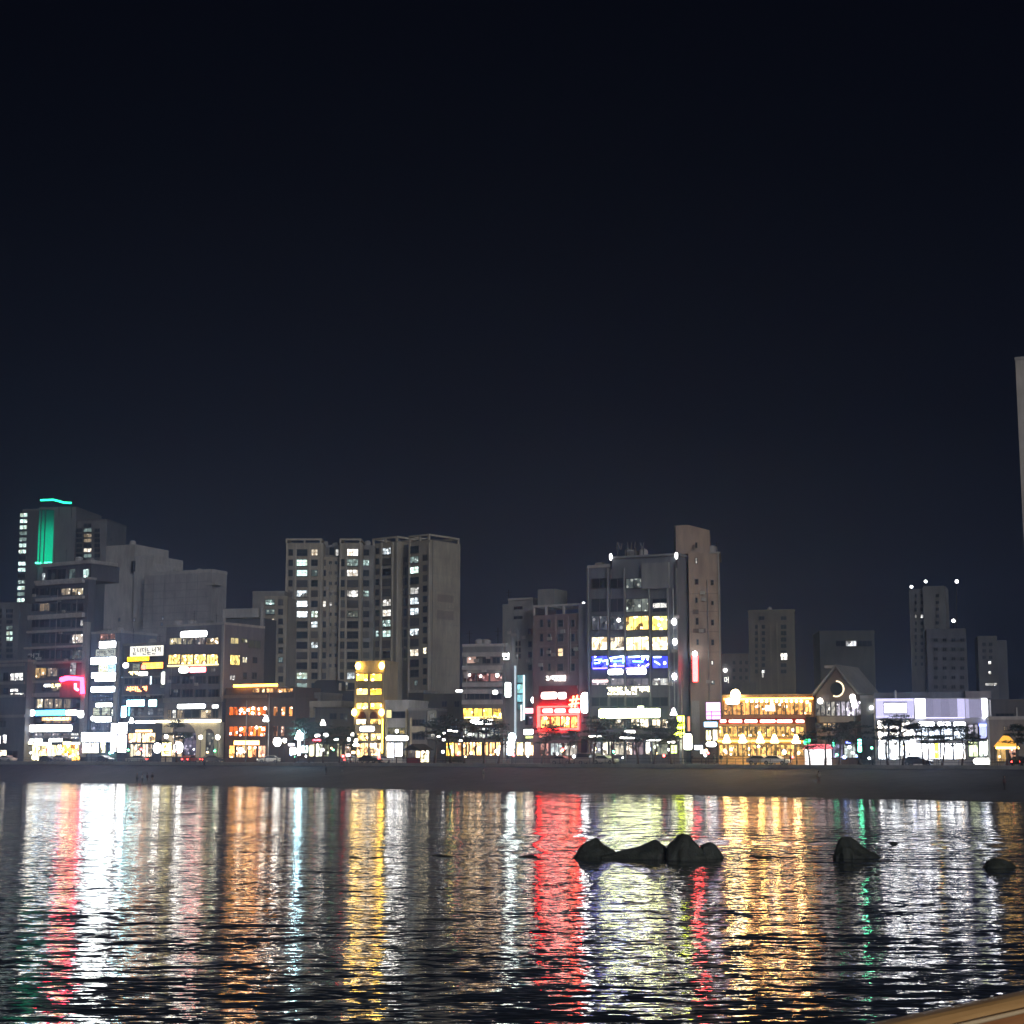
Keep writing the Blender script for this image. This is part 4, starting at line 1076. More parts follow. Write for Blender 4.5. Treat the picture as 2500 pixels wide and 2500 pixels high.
sign('tall white rounded lightbox on the corner between the red-brown block and the office', F11, 'F', 1230, 1120, 1308, 1322, (.97, .98, 1), 16, w=-1.4, pill=.45)
sign('small red square sign at street level of the red-brown block', F11, 'F', 838, 1500, 925, 1552, (1, .25, .2), 1.6, 2, (.5, .05, .05), .3, w=-.8)
b.slab('F', 1180, 1155, 1228, 1260, surf('red_board', (.22, .016, .016)), y=-.5, name='fascia_board')

# --- office block with yellow and blue floors
b = Building('office_building', 'grey-blue office block with yellow lit floors and a blue neon floor', 'office building', 1545, row_depth(1545), 26)
F12 = b.f
OFF = surf('office_cladding', (.115, .125, .155), .5)
b.box('G', 180, 655, 455, 3100, OFF, depth=14, cap=PALE)
b.box('G', 455, 520, 1245, 3100, OFF, depth=14, w=.15, cap=None)
b.box('G', 800, 600, 1120, 900, surf('office_pale', (.16, .17, .19)), depth=1, w=-.6, ground=False, name='bay', f=None)
b.slab('G', 448, 505, 1250, 530, surf('office_pale', (.16, .17, .19)), y=-.3, name='roof_slab', y2=13)
for x in (180, 415, 612, 905, 1125, 1235): b.slab('G', x - 8, 660, x + 8, 2950, surf('office_pale', (.16, .17, .19)), y=-.35, name='pier')
colsO = ((215, 405), (435, 602), (622, 895), (930, 1118))
def orow(c, y0, y1, ks, cc=(2, 2, 3, 2)):
    for (x0, x1), k, n in zip(colsO, ks, cc): b.win(c, x0, y0, x1, y1, k, n, 1)
DG = RM((.55, .65, .6), .16)
orow('G', 780, 900, (GL, GL, DG, GL)); orow('G', 1020, 1180, (GL, GL, RM((.75, .85, .75), .30), GL))
orow('G', 1225, 1395, (RM((.6, .65, .8), .12), RM((.6, .65, .8), .12), RM((1, .66, .16), 2.4, sample=True), RM((1, .82, .16), 2.6, sample=True)))
orow('G', 1470, 1632, (RM((1, .86, .58), 2.6, sample=True, busy=.7), RM((1, .84, .6), 2.2, sample=True), RM((1, .86, .45), 2.5, sample=True, busy=.6), RM((1, .84, .5), 2.5, sample=True, busy=.7)))
BL = RM((.03, .035, 1.0), 8, sample=True, cell=2.0)
orow('G', 1695, 1845, (BL, BL, BL, RM((.05, .07, 1), 2.2, sample=True)))
orow('H', 750, 840, (RM((1, .8, .85), .35), RM((.9, .8, .85), .35), RM((.8, .7, .8), .25), RM((1, 1, .95), 1.0)))
orow('H', 975, 1085, (GL, GL, GL, GL)); 
b.win('G', 935, 1068, 1110, 1135, RM(WHITE, 2.0), 2, 1); 
for x0, x1, k in ((215, 330, .4), (340, 470, .5), (480, 600, .8), (680, 780, 2.2), (785, 890, 3.0), (930, 1030, 3.0), (1040, 1120, 2.0)): b.win('H', x0, 1232, x1, 1345, RM((1, .85, .6), k, sample=k > 1), 2, 1)
for x0, x1, k, s in ((215, 330, (.8, .8, .9), .5), (345, 470, (1, .92, .75), 3), (480, 600, (1, .9, .7), 1), (610, 700, (1, .85, .7), 2.5), (710, 830, (1, .7, .8), .5), (850, 915, (1, .95, .8), 3.5), (930, 1120, (.7, .75, .55), .7)): b.win('H', x0, 1500, x1, 1660, RM(k, s, sample=s > 2), 2, 1, name='shop_window')
# blue neon strokes in the karaoke floor windows
r_ = thing('neon_sign', 'blue and cyan neon strokes across the blue office floor', 'sign', F12.m)
Q_ = lambda x, y: (lambda q: (q[0], -.35, q[1]))(F12.uz(*px_('G', x, y), -.35))
for pts, k in ((((250, 1745), (330, 1740), (300, 1780), (250, 1785)), (.35, .9, 1)), (((340, 1760), (400, 1745), (400, 1800)), (.5, .95, 1)), (((430, 1725), (590, 1700), (590, 1770)), (.6, .9, 1)), (((470, 1760), (585, 1755), (585, 1785)), (.1, .8, 1)),
               (((650, 1710), (780, 1705)), (.7, .95, 1)), (((800, 1705), (890, 1705), (870, 1745)), (.7, .9, 1)), (((700, 1760), (820, 1765)), (.2, .9, .95)), (((830, 1835), (890, 1790)), (.5, .4, 1)), (((945, 1712), (1030, 1710)), (.6, .8, 1)), (((955, 1760), (1020, 1800)), (.3, .4, 1)), (((230, 1845), (400, 1840)), (.15, .1, 1)), (((430, 1815), (600, 1815)), (.2, .12, 1)), (((620, 1845), (840, 1830)), (.25, .12, 1))):
    link('tube', MB().tube([Q_(*p) for p in pts], .13, 6).mesh('tube', glow(k, 6)), r_)
sign('short white lightbox under the blue neon floor', F12, 'G', 405, 1848, 588, 1922, (.97, .98, 1), 9, w=-.7, pill=.3)
sign('long white lightbox under the blue neon floor with a slanted end', F12, 'G', 628, 1840, 866, 1918, (.97, .98, 1), 9, w=-.7, pill=.4)
sign('thin pink lightbox on the office floor below the blue neon', F12, 'H', 225, 770, 412, 805, (1, .62, .62), 3, w=-.6)
letters('row of cream channel letters across the office front', F12, 'H', 388, 852, 895, 942, 7, (1, .88, .55), 6, w=-.6)
sign('very long glaring white fascia of the office ground floors', F12, 'H', 298, 1108, 1028, 1224, (.92, 1, .42), 16, w=-.9, pill=.2)
sign('small yellow-green lamp box on top of the long office fascia', F12, 'H', 755, 1076, 832, 1104, (.9, 1, .6), 5, w=-.7)
r_ = thing('letter_sign', 'faint large slanted letters standing on the office roof', 'sign', F12.m)
LM = surf('letter_metal_dim', (.13, .13, .14), .5, .1, streak=False)
for segs in ((((505, 440), (520, 355)), ((520, 355), (560, 445)), ((560, 445), (575, 365))), (((640, 355), (645, 430)), ((645, 430), (680, 445)), ((680, 445), (690, 355))), (((735, 350), (720, 400)), ((720, 400), (740, 445))), (((790, 365), (812, 445)), ((812, 445), (835, 355)))):
    mb = MB()
    for a_, b_ in segs:
        (ua_, za_), (ub_, zb_) = F12.uz(*px_('G', *a_), .6), F12.uz(*px_('G', *b_), .6)
        mb.tube([(ua_, .6, za_), (ub_, .6, zb_)], .09, 5)
    link('letter', mb.mesh('letter', LM), r_)
for x in (520, 620, 720, 820):
    u, z = F12.uz(*px_('G', x, 450), .6); u_, z_ = F12.uz(*px_('G', x, 520), .6)
    c_ = None
    link('support', MB().box(u - .08, u + .08, .7, .85, z_, z + .4).mesh('support', BLACKM), r_, c_)
for lab, pts in (('upper left', (440, 530)), ('upper right', (1213, 515))):
    u, z = F12.uz(*px_('G', *pts), -.4)
    o = thing('spotlight', 'small white spotlight at the %s edge of the office roof' % lab, 'spotlight', F12.m @ Matrix.Translation((u, -.4, z)))
    link('bulb', MB().ball((0, 0, 0), .28, sz=2.2).mesh('bulb', glow(WHITE, 5)), o); link('bracket', MB().box(-.05, .05, -.05, .5, -2.2, -.4).mesh('bracket', BLACKM), o)
for lab, x, y in (('second lit', 1186, 1295), ('third lit', 1195, 1530), ('fascia', 1190, 1940)):
    u, z = F12.uz(*px_('G', x, y), -.5)
    o = thing('wall_lamp', 'white wall lamp at the right end of the %s floor of the office' % lab, 'wall lamp', F12.m @ Matrix.Translation((u, -.5, z)))
    link('globe', MB().ball((0, 0, 0), .42, sz=1.4).mesh('globe', glow(WHITE, 9)), o); link('bracket', MB().box(-.05, .05, 0, .5, -.05, .05).mesh('bracket', BLACKM), o)
u, z = F12.uz(*px_('G', 535, 1275), -.2); b.part('ceiling_lamp', MB().ball((u, -.25, z), .35), glow(WHITE, 7))

# --- brown tower whose blank end wall faces us
b = Building('brown_tower', 'tall narrow tower with a blank brown end wall and few small windows', 'tower', 1690, row_depth(1690) + 6, 8)
F13 = b.f
b.box('G', 1375, 485, 1735, 3100, BROWN, depth=14, w=0)
b.box('G', 1200, 150, 1375, 3100, surf('dark_green_glass', (.03, .04, .04), .3), depth=12, w=1.5)
u0, u1, z0, z1 = F13.rect('G', 1205, 140, 1605, 485)
um = F13.rect('G', 1375, 140, 1605, 300)[0]
b.part('roof_house', MB().prism([(u0, z0), (u1, z0), (u1, z1 - 1.1), (u0 + (u1 - u0) * .35, z1), (u0, z1 - .2)], .8, 9), BROWN)
b.slab('G', 1722, 480, 1738, 2950, PALE, y=-.2, name='corner_trim')
b.slab('G', 1600, 470, 1735, 490, PALE, y=-.2, name='roof_slab', y2=14)
for x0, y0, x1, y1 in ((1436, 360, 1462, 425), (1434, 540, 1464, 610), (1436, 790, 1474, 858), (1620, 802, 1656, 862), (1438, 1012, 1466, 1070), (1625, 1050, 1655, 1096), (1444, 1250, 1475, 1328), (1624, 1272, 1656, 1336), (1450, 1500, 1478, 1570), (1626, 1505, 1658, 1570), (1452, 1740, 1478, 1800)):
    b.win('G', x0, y0, x1, y1, RM(WHITE, .5) if y0 == 540 else GL, 1, 2)
b.win('G', 1622, 1750, 1652, 1806, RM(WHITE, 2.2), 1, 1); b.win('H', 1625, 780, 1665, 828, RM(WHITE, .3), 1, 1)
for y in (960, 1170, 1410, 1650): b.slab('G', 1378, y, 1720, y + 5, surf('brown_joint', (.15, .11, .09)), y=-.03, name='joint')
b.slab('G', 1405, 1150, 1475, 1205, surf('brown_stain', (.13, .09, .075)), y=-.05, name='patch'); b.slab('G', 1410, 1375, 1560, 1425, surf('brown_stain', (.13, .09, .075)), y=-.05, name='patch')
b.slab('G', 1290, 700, 1308, 2900, glow((.7, .9, .85), .55), y=-.2, w=1.5, name='edge_light'); b.slab('G', 1322, 1400, 1338, 2900, surf('pale_trim', (.34, .32, .28)), y=-.2, w=1.5, name='pipe')
b.slab('H', 1400, 1020, 1490, 1680, PALE, y=-1.2, name='pillar')
u0, u1, z0, z1 = F13.rect('H', 1405, 470, 1470, 800, -1.0)
sign('tall vertical red neon sign on the brown tower', F13, 'H', 1400, 472, 1472, 800, (1, .03, .03), 18, w=-1.2, pill=.3, cab=surf('red_cabinet', (.4, .02, .02)))
r_ = thing('wall_lamp', 'round white lamp on top of the vertical red neon sign', 'wall lamp', F13.m)
u, z = F13.uz(*px_('H', 1432, 462), -1.2); link('globe', MB().ball((u, -1.2, z), .45).mesh('globe', glow(WHITE, 9)), r_); link('bracket', MB().box(u - .05, u + .05, -1, 0, z - .05, z + .05).mesh('bracket', BLACKM), r_)
sign('upright lime-yellow lightbox at the foot of the dark glass strip', F12, 'H', 1222, 1195, 1312, 1432, (.80, 1, .05), 16, w=-1.6)
sign('small lime lightbox below the upright lime-yellow one', F12, 'H', 1150, 1540, 1222, 1640, (.8, 1, .2), 4, 1, (.3, .4, .1), .4, w=-2.2)
sign('lime pill sign left of the upright lime-yellow lightbox', F12, 'H', 1170, 1395, 1292, 1450, (.80, 1, .06), 14, w=-1.8, pill=.5)
sign('glaring white upright panel beside the grey pillar', F13, 'H', 1298, 1405, 1402, 1600, (1, 1, .7), 9, w=-1.8, pill=.2)
sign('thin orange upright sign beside the lime-yellow lightbox', F12, 'H', 1345, 1200, 1378, 1380, (1, .3, .15), 2.0, w=-1.4)
sign('pale lilac double board on legs right of the white upright panel', F13, 'H', 1422, 1540, 1528, 1600, (.8, .85, 1), 5, w=-2.4, name='lit_board')
sign('pale cream board on legs below the lilac double board', F13, 'H', 1490, 1590, 1565, 1650, (.9, .92, .85), 2.6, w=-2.6, name='lit_board')

# --- small side sign and distant blocks behind the restaurant
b = Building('apartment_block', 'brownish distant apartment block above the orange restaurant', 'apartment block', 1885, 372, 10)
b.box('I', 560, 190, 1045, 1700, surf('dim_tan', (.13, .12, .10)), depth=12, cap=surf('dim_tan', (.13, .12, .10)))
b.slab('I', 580, 165, 1035, 190, surf('dim_tan', (.13, .12, .10)), y=-.3, name='roof_frame', y2=3)
u, z = b.f.uz(*px_('I', 768, 155)); b.part('roof_tank', MB().ball((u, 2, z), .6), PALE)
for x in (655, 775, 845): b.slab('I', x, 300, x + 16, 1050, surf('tan_trim', (.17, .155, .13)), y=-.3, name='pier')
for k in range(8):
    y = 345 + k * 67
    b.win('I', 685, y - 20, 722, y + 20, RM(WHITE, 1.4) if k == 7 else GL, 1, 2); b.win('I', 615, y - 20, 645, y + 20); b.win('I', 885, y - 22, 945, y + 22, GL, 2, 1)
b.win('I', 880, 618, 955, 695, RM((1, .95, .85), 3.0, busy=.4), 2, 1); b.win('I', 684, 800, 708, 880, RM(WHITE, 1.4), 1, 1)
for x in (655, 885): b.win('I', x, 232, x + 60, 275, GL, 2, 1)
b = Building('apartment_block', 'dim low block between the brown tower and the brownish apartment block', 'apartment block', 1790, 350, 8)
b.box('I', 262, 625, 560, 1700, surf('dim_mauve', (.11, .10, .105)), depth=10)
b.box('I', 432, 925, 632, 1700, surf('dim_mauve2', (.13, .12, .125)), depth=8, w=-6)
for x in (380, 450, 510): 
    for y in (700, 780, 860): b.win('I', x, y, x + 30, y + 40)
letters('small white number-like strokes beside the brown tower', b.f, 'I', 288, 868, 345, 962, 1, WHITE, 2.0, w=-.4)
r_ = thing('wall_lamp', 'tiny white wall lamp above the small strokes beside the brown tower', 'wall lamp', b.f.m)
u, z = b.f.uz(*px_('I', 303, 800), -.5); link('globe', MB().ball((u, -.4, z), .4).mesh('globe', glow(WHITE, 6)), r_); link('bracket', MB().box(u - .05, u + .05, -.3, 0, z - .05, z + .05).mesh('bracket', BLACKM), r_)

# --- orange restaurant
b = Building('restaurant', 'two-storey restaurant ablaze with orange and gold lights', 'restaurant', 1880, row_depth(1880), 18)
F14 = b.f
RW = surf('gold_render', (.36, .24, .13))
b.box('I', 275, 1085, 1228, 1290, RW, depth=10, w=1.0, ground=False, name='upper_storey')
b.box('I', 230, 1290, 1150, 1760, RW, depth=12)
b.slab('I', 285, 1056, 1230, 1090, surf('orange_eave', (.4, .24, .12)), y=-1.2, w=1.0, name='roof', y2=11)
b.slab('I', 300, 1092, 1222, 1108, glow((1, .34, .04), 14), y=-1.1, w=1.0, name='light_strip')
for i, x0 in enumerate(range(290, 1130, 93)): b.win('I', x0, 1128, x0 + 86, 1270, RM((1, .46, .12), 1.0 + .25 * (i % 3), sample=True, cell=2.4), 2, 1, w=1.0)
b.win('I', 1140, 1108, 1215, 1240, RM((1, .55, .15), 5, sample=True), 2, 1, w=1.0)
mb = MB()
for x in range(530, 1120, 52):
    u, z = F14.uz(*px_('I', x, 1125), .2); mb.ball((u, .1, z), .22)
b.part('string_lamp', mb, glow((1, .74, .28), 18))
b.slab('I', 245, 1306, 1142, 1362, surf('red_board', (.22, .016, .016)), y=-.5, name='fascia_board')
for i, x0 in enumerate(range(240, 1130, 100)):
    b.win('I', x0, 1385, x0 + 92, 1500, RM((1, .56, .14), 1.2 + .25 * (i % 3), sample=True, cell=2.4), 2, 1)
    b.win('I', x0, 1580, x0 + 92, 1700, RM((1, .56, .16), 1.2 + .3 * ((i + 1) % 3), sample=True, cell=2.4), 2, 1, name='shop_window')
b.slab('I', 235, 1515, 1145, 1560, RW, y=-.7, name='canopy'); b.slab('I', 235, 1536, 1145, 1548, glow((1, .42, .05), 10), y=-.95, name='light_strip')
b.win('I', 98, 1425, 160, 1540, RM((1, .85, .4), 3.5, sample=True), 2, 1, w=-.3); b.win('I', 170, 1420, 228, 1540, RM((1, .9, .6), 4, sample=True), 1, 1, w=-.3)
for i, (x0, x1) in enumerate(((245, 318), (335, 485), (500, 645), (662, 835), (838, 1012), (1038, 1136))):
    sign('red fascia letter lightbox %s of the orange restaurant' % ('at the left end', 'second from the left', 'third from the left', 'fourth from the left', 'fifth from the left', 'at the right end')[i], F14, 'I', x0, 1314, x1, 1354, (1, .22, .18), 7, max(1, int((x1 - x0) / 40)), (1, .75, .7), 9, w=-.9, pill=.45, cab=surf('red_cabinet', (.4, .02, .02)))
sign('white television-like panel in the upper storey of the restaurant', F14, 'I', 722, 1168, 825, 1228, (.9, .96, 1), 9, w=.3, name='lit_board')
o = thing('roof_lamp', 'glaring white floodlight on the left roof corner of the restaurant', 'floodlight', F14.m)
u, z = F14.uz(*px_('I', 410, 1055), -.6)
link('bulb', MB().ball((u, -.6, z), .8, sz=1.1).mesh('bulb', glow((1, .80, .42), 22), True), o)
link('post', MB().tube([(u, -.3, z - 1.2), (u, -.5, z - .5)], .1).mesh('post', BLACKM), o)
sign('white ledge light on the left roof of the restaurant', F14, 'I', 305, 1090, 455, 1160, (1, .92, .72), 12, w=-.6, pill=.4, name='ledge_light')
sign('tall magenta and white lattice board left of the restaurant', F14, 'I', 100, 1132, 256, 1318, (1, .52, 1.0), 2.6, w=-.6)
mb = MB()
u0, u1, z0, z1 = F14.rect('I', 100, 1132, 256, 1318, -.7)
for fz in (.2, .42): mb.box(u0, u1, -.75, -.70, z0 + (z1 - z0) * fz, z0 + (z1 - z0) * fz + .12)
mb.box(u0 + (u1 - u0) * .36, u0 + (u1 - u0) * .36 + .12, -.76, -.70, z0, z0 + (z1 - z0) * .5)
tag(link('sign_lattice', mb.mesh('sign_lattice', glow((.8, .12, .8), .8, False)), None, F14.m), 'thin purple bars fixed across the lower half of the magenta board', 'lattice')
sign('light blue lightbox under the magenta lattice board', F14, 'I', 78, 1338, 222, 1398, (.38, .72, 1), 3.5, w=-.8)
sign('white rounded board at the left foot of the restaurant', F14, 'I', 100, 1545, 212, 1605, WHITE, 10, w=-1.6, pill=.5, name='lit_board')

# --- slate building and gable house
b = Building('slate_block', 'plain grey-green block with one dark window band behind the gable house', 'building', 2070, 330, 4)
b.box('I', 1310, 410, 1885, 1700, surf('grey_green', (.105, .115, .12)), depth=12, cap=surf('grey_green', (.105, .115, .12)))
b.win('I', 1462, 488, 1560, 552, GL, 2, 1); b.win('I', 1565, 488, 1680, 552, RM((.95, .97, 1), 1.6), 3, 1); b.win('I', 1685, 488, 1842, 552, GL, 3, 1)
b = Building('gable_house', 'dark gabled house with a glowing ring lamp under its steep roof', 'house', 2040, row_depth(2040), 30)
F15 = b.f
GW = surf('gable_wall', (.10, .08, .075)); RF = surf('metal_roof', (.17, .175, .18), .5)
u0, u1, z0, z1 = F15.rect('I', 1245, 1060, 1690, 1760)
ua, za = F15.uz(*px_('I', 1465, 762))
ul, zl = F15.uz(*px_('I', 1240, 1062)); ur, zr = F15.uz(*px_('I', 1690, 1040))
zl = (zl + zr) / 2; dpt = 11.0
b.part('wall', MB().prism([(ul + .3, -1), (ur - .3, -1), (ur - .3, zl), (ua, za - .3), (ul + .3, zl)], 0, dpt), GW)
mb = MB()
mb.prism([(ul - .1, zl - .1), (ua, za), (ua, za + .35), (ul - .3, zl + .15)], -.5, dpt + .3)
mb.prism([(ua + .002, za), (ur + .1, zl - .1), (ur + .3, zl + .15), (ua + .002, za + .35)], -.5, dpt + .3)
b.part('roof', mb, RF)
b.slab('I', 1352, 750, 1455, 778, PALE, y=-.4, w=2, name='chimney_cap', y2=2)
uc, zc = F15.uz(*px_('I', 1468, 995), -.3); rr = F15.uz(*px_('I', 1545, 995), -.3)[0] - uc
ring = [(uc + rr * math.cos(a), -.35, zc + rr * math.sin(a)) for a in [math.radians(-115 + 205 * i / 20) for i in range(21)]]
b.part('ring_lamp', MB().tube(ring, .13, 6), glow((1, .82, .55), 2.2))
ring = [(uc + rr * .86 * math.cos(2 * math.pi * i / 24), zc + rr * .86 * math.sin(2 * math.pi * i / 24)) for i in range(24)]
b.part('round_window', MB().prism(ring, -.25, -.01), GL)
for i, x0 in enumerate(range(1255, 1680, 53)):
    b.win('I', x0, 1125, x0 + 48, 1280, RM((.95, .90, .82) if i < 4 else (.92, .85, 1), .22 + .13 * i, cell=2.5), 1, 1)
b.slab('I', 1308, 1285, 1665, 1345, GREY, y=-.9, name='balcony_board')
for i, x0 in enumerate(range(1332, 1520, 47)): b.win('I', x0, 1352, x0 + 42, 1425, RM((1, .7, .35), 1.6), 1, 1)
b.win('I', 1255, 1352, 1320, 1425, RM((.8, .8, .8), .25), 1, 1)
for x0, x1, k, s in ((1260, 1420, (1, .7, .7), 1.2), (1430, 1540, (.6, .6, 1), .5), (1550, 1680, (.9, 1, .95), 1.0)): b.win('I', x0, 1570, x1, 1720, RM(k, s), 3, 1, name='shop_window')
mb = MB()
for x, y, r in ((1300, 1122, .5), (1640, 1082, .5), (1648, 1120, .5), (1660, 1165, .5)):
    u, z = F15.uz(*px_('I', x, y), -.6); mb.ball((u, -.7, z), r)
b.part('globe_lamp', mb, glow((1, .95, .85), 3.5))
b = Building('wall_annex', 'pale grey blank annex between the gable house and the white shop', 'annex', 2120, row_depth(2120) + 3, 12)
b.box('I', 1725, 1095, 1880, 1760, surf('annex_panel', (.22, .23, .22)), depth=8, cap=PALE)
b.slab('I', 1735, 1180, 1860, 1186, GREY, y=-.05, name='panel_joint'); b.slab('I', 1735, 1275, 1860, 1281, GREY, y=-.05, name='panel_joint')
u, z = b.f.uz(*px_('I', 1835, 1192), -.3); b.part('wall_lamp', MB().ball((u, -.3, z), .3), glow(WHITE, 7))
sign('glowing green booth sign below the gable house', F15, 'I', 1120, 1492, 1198, 1582, (.05, .95, .35), 3.5, w=-2.5, pill=.25)
sign('green upright lamp sign right of the flower stall', F15, 'I', 1425, 1500, 1452, 1600, (.1, 1, .5), 4, w=-2.5, pill=.5)
sign('small deep blue strip sign right of the flower stall', F15, 'I', 1565, 1542, 1622, 1572, (.12, .15, 1), 5, w=-2.5)
sign('green and white tent-like lit board below the annex', F15, 'I', 1690, 1520, 1735, 1660, (.12, 1, .5), 16, w=-2.5, pill=.3, name='lit_board')
o = thing('flower_stall', 'stall with a pink and red awning over a white lit counter', 'stall', F15.m)
u0, u1, z0, z1 = F15.rect('I', 1150, 1575, 1412, 1720, -4)
link('counter', MB().box(u0, u1, -4.6, -3.8, -.1, z0 + (z1 - z0) * .62).mesh('counter', glow((1, .95, .95), 2.0)), o)
link('awning', MB().prism([(u0 - .2, z0 + (z1 - z0) * .66), (u1 + .2, z0 + (z1 - z0) * .66), (u1 - .6, z1), (u0 + .6, z1)], -5, -3.6).mesh('awning', glow((1, .16, .2), 2.2)), o)

# --- white shop on the right
b = Building('white_storefront', 'wide two-storey white-lit storefront at the right', 'shop', 2280, row_depth(2280), 11)
F16 = b.f
b.box('J', 215, 1205, 1245, 1850, surf('white_cladding', (.42, .42, .45)), depth=13, cap=None)
b.slab('J', 205, 1150, 1030, 1206, surf('dim_blue_wall', (.13, .14, .18)), y=1.5, name='roof_storey', y2=10)
b.slab('J', 1030, 1140, 1262, 1206, surf('mauve_wall', (.19, .17, .19)), y=.5, name='roof_storey', y2=10)
LP = lambda s: glow((.70, .66, 1.0), s)
def panel(x0, y0, x1, y1, m, y=-.35): b.slab('J', x0, y0, x1, y1, m, y=y, name='lit_panel')
panel(218, 1210, 562, 1232, LP(1.6)); panel(218, 1232, 285, 1362, LP(1.3)); panel(500, 1232, 562, 1362, LP(1.15)); panel(285, 1232, 500, 1245, LP(.75)); panel(285, 1345, 500, 1362, LP(.8)); panel(218, 1362, 562, 1386, LP(1.5))
panel(572, 1210, 664, 1386, glow((.93, .92, 1), 4.0)); 
for i in range(4): panel(666 + 72 * i, 1212, 736 + 72 * i, 1378, LP(.42 + .06 * (i % 2)), -.25)
panel(956, 1212, 1022, 1386, LP(1.2)); panel(1030, 1212, 1060, 1386, LP(.9)); panel(1062, 1216, 1178, 1380, LP(.48), -.25); panel(1180, 1212, 1222, 1388, glow((.96, .95, 1), 6), -.45)
panel(664, 1380, 1022, 1388, LP(2.5)); 
b.slab('J', 562, 1205, 572, 1395, GREY, y=-.4, name='pier')
for i, (x0, x1) in enumerate(((235, 330), (335, 430), (435, 530))):
    b.win('J', x0, 1400, x1, 1560, RM((1, .93, .85), 3.5, sample=True, cell=2), 2, 1); b.win('J', x0, 1580, x1, 1765, RM((.85, .93, 1), 4.0, sample=True, cell=2), 2, 1, name='shop_window')
b.slab('J', 528, 1480, 566, 1745, glow((1, .98, .95), 6), y=-.6, name='lit_column')
for i, (x0, x1) in enumerate(((580, 690), (695, 800), (805, 915), (920, 1030))):
    b.win('J', x0, 1470, x1, 1590, RM((.75, .85, 1), 3.5, sample=True, cell=2), 2, 1); b.win('J', x0, 1610, x1, 1765, RM((.95, .97, 1), 8.0, sample=True, busy=.5), 2, 1, name='shop_window')
for x0, x1, k, s in ((1048, 1105, (.8, .75, .9), .8), (1110, 1145, (.8, .75, .85), .5), (1150, 1230, (.5, .55, 1), 1.4)): b.win('J', x0, 1440, x1, 1575, RM(k, s), 1, 1)
for x0, x1, k, s in ((1055, 1145, (.85, 1, .55), 1.8), (1150, 1240, (.85, 1, .85), 3)): b.win('J', x0, 1590, x1, 1740, RM(k, s, sample=True), 2, 1, name='shop_window')
b.slab('J', 1150, 1438, 1228, 1462, glow((.25, .3, 1), 3), y=-.4, name='light_strip')
sign('white screen sign set in the upper left panel of the white storefront', F16, 'J', 290, 1250, 497, 1340, (.98, .98, 1), 9, w=-.6)
for i, (x0, x1, k) in enumerate(((598, 752, 'left'), (768, 900, 'middle'), (915, 1032, 'right'))):
    sign('%s one of three arched white fascia lights of the white storefront' % k, F16, 'J', x0, 1418, x1, 1462, (.97, .97, 1), 14, w=-.7, pill=.45)
sign('yellow upright strip among the white shop windows', F16, 'J', 748, 1615, 790, 1752, (1, .9, .05), 3, w=-.5)
sign('cream upright lightbox at the left corner of the white storefront', F16, 'J', 232, 1405, 268, 1590, (1, .9, .8), 5, w=-.6, pill=.4)
sign('cream diamond lamp board at the right corner of the white storefront', F16, 'J', 1225, 1560, 1280, 1700, (1, .95, .8), 5, w=-.8, pill=.4)
sign('row of cream lamp boards on the pavement right of the white storefront', F16, 'J', 1095, 1745, 1285, 1808, (1, 1, .9), 5, w=-2.0, pill=.5, name='lit_board')
o = thing('flagpole', 'pale pole rising above the white screen sign', 'pole', F16.m)
u, z = F16.uz(*px_('J', 398, 1130), -1); u_, z_ = F16.uz(*px_('J', 398, 1215), -1)
link('pole', MB().tube([(u, .2, z_ - .5), (u, .2, z)], .14).mesh('pole', FR_W), o)

# --- distant dark towers on the right
b = Building('apartment_tower', 'slim distant grey tower with white lamps on its roof at the right', 'tower', 2270, 400, 20)
b.box('J', 535, 215, 662, 1400, surf('far_grey', (.10, .105, .115)), depth=10, w=.5)
b.box('J', 662, 188, 862, 1400, surf('far_grey_pale', (.135, .14, .15)), depth=10)
for y in range(260, 900, 62): b.win('J', 570, y, 588, y + 34, RM(WHITE, .35) if y == 446 else GL, 1, 1, w=.5); b.win('J', 622, y, 648, y + 34, RM(WHITE, .9) if y == 446 else GL, 1, 1, w=.5)
b.win('J', 692, 905, 716, 945, RM(WHITE, .6), 1, 1)
for y in range(260, 900, 62): b.win('J', 760, y, 790, y + 30)
b2 = Building('apartment_block', 'dark blue block before the slim distant tower', 'apartment block', 2320, 345, 12)
b2.box('J', 690, 575, 1052, 1500, surf('far_blue', (.085, .09, .11)), depth=10)
for x in (740, 820, 900, 980):
    for y in range(660, 1100, 85): b2.win('J', x, y, x + 40, y + 36)
b3 = Building('apartment_block', 'faint far block with two small lights near the right edge', 'apartment block', 2415, 360, 12)
b3.box('J', 1155, 640, 1330, 1500, surf('far_grey', (.10, .105, .115)), depth=10)
b3.box('J', 1330, 680, 1420, 1500, surf('far_blue', (.085, .09, .11)), depth=10, w=3)
for y, s in ((885, 3), (975, 1.4)): b3.win('J', 1234, y - 16, 1264, y + 16, RM(WHITE, s), 1, 1)
b3.win('J', 1205, 1066, 1318, 1094, RM(WHITE, 1.0), 3, 1)
for y in (700, 760, 820): b3.win('J', 1180, y, 1215, y + 34); b3.win('J', 1240, y, 1275, y + 34)
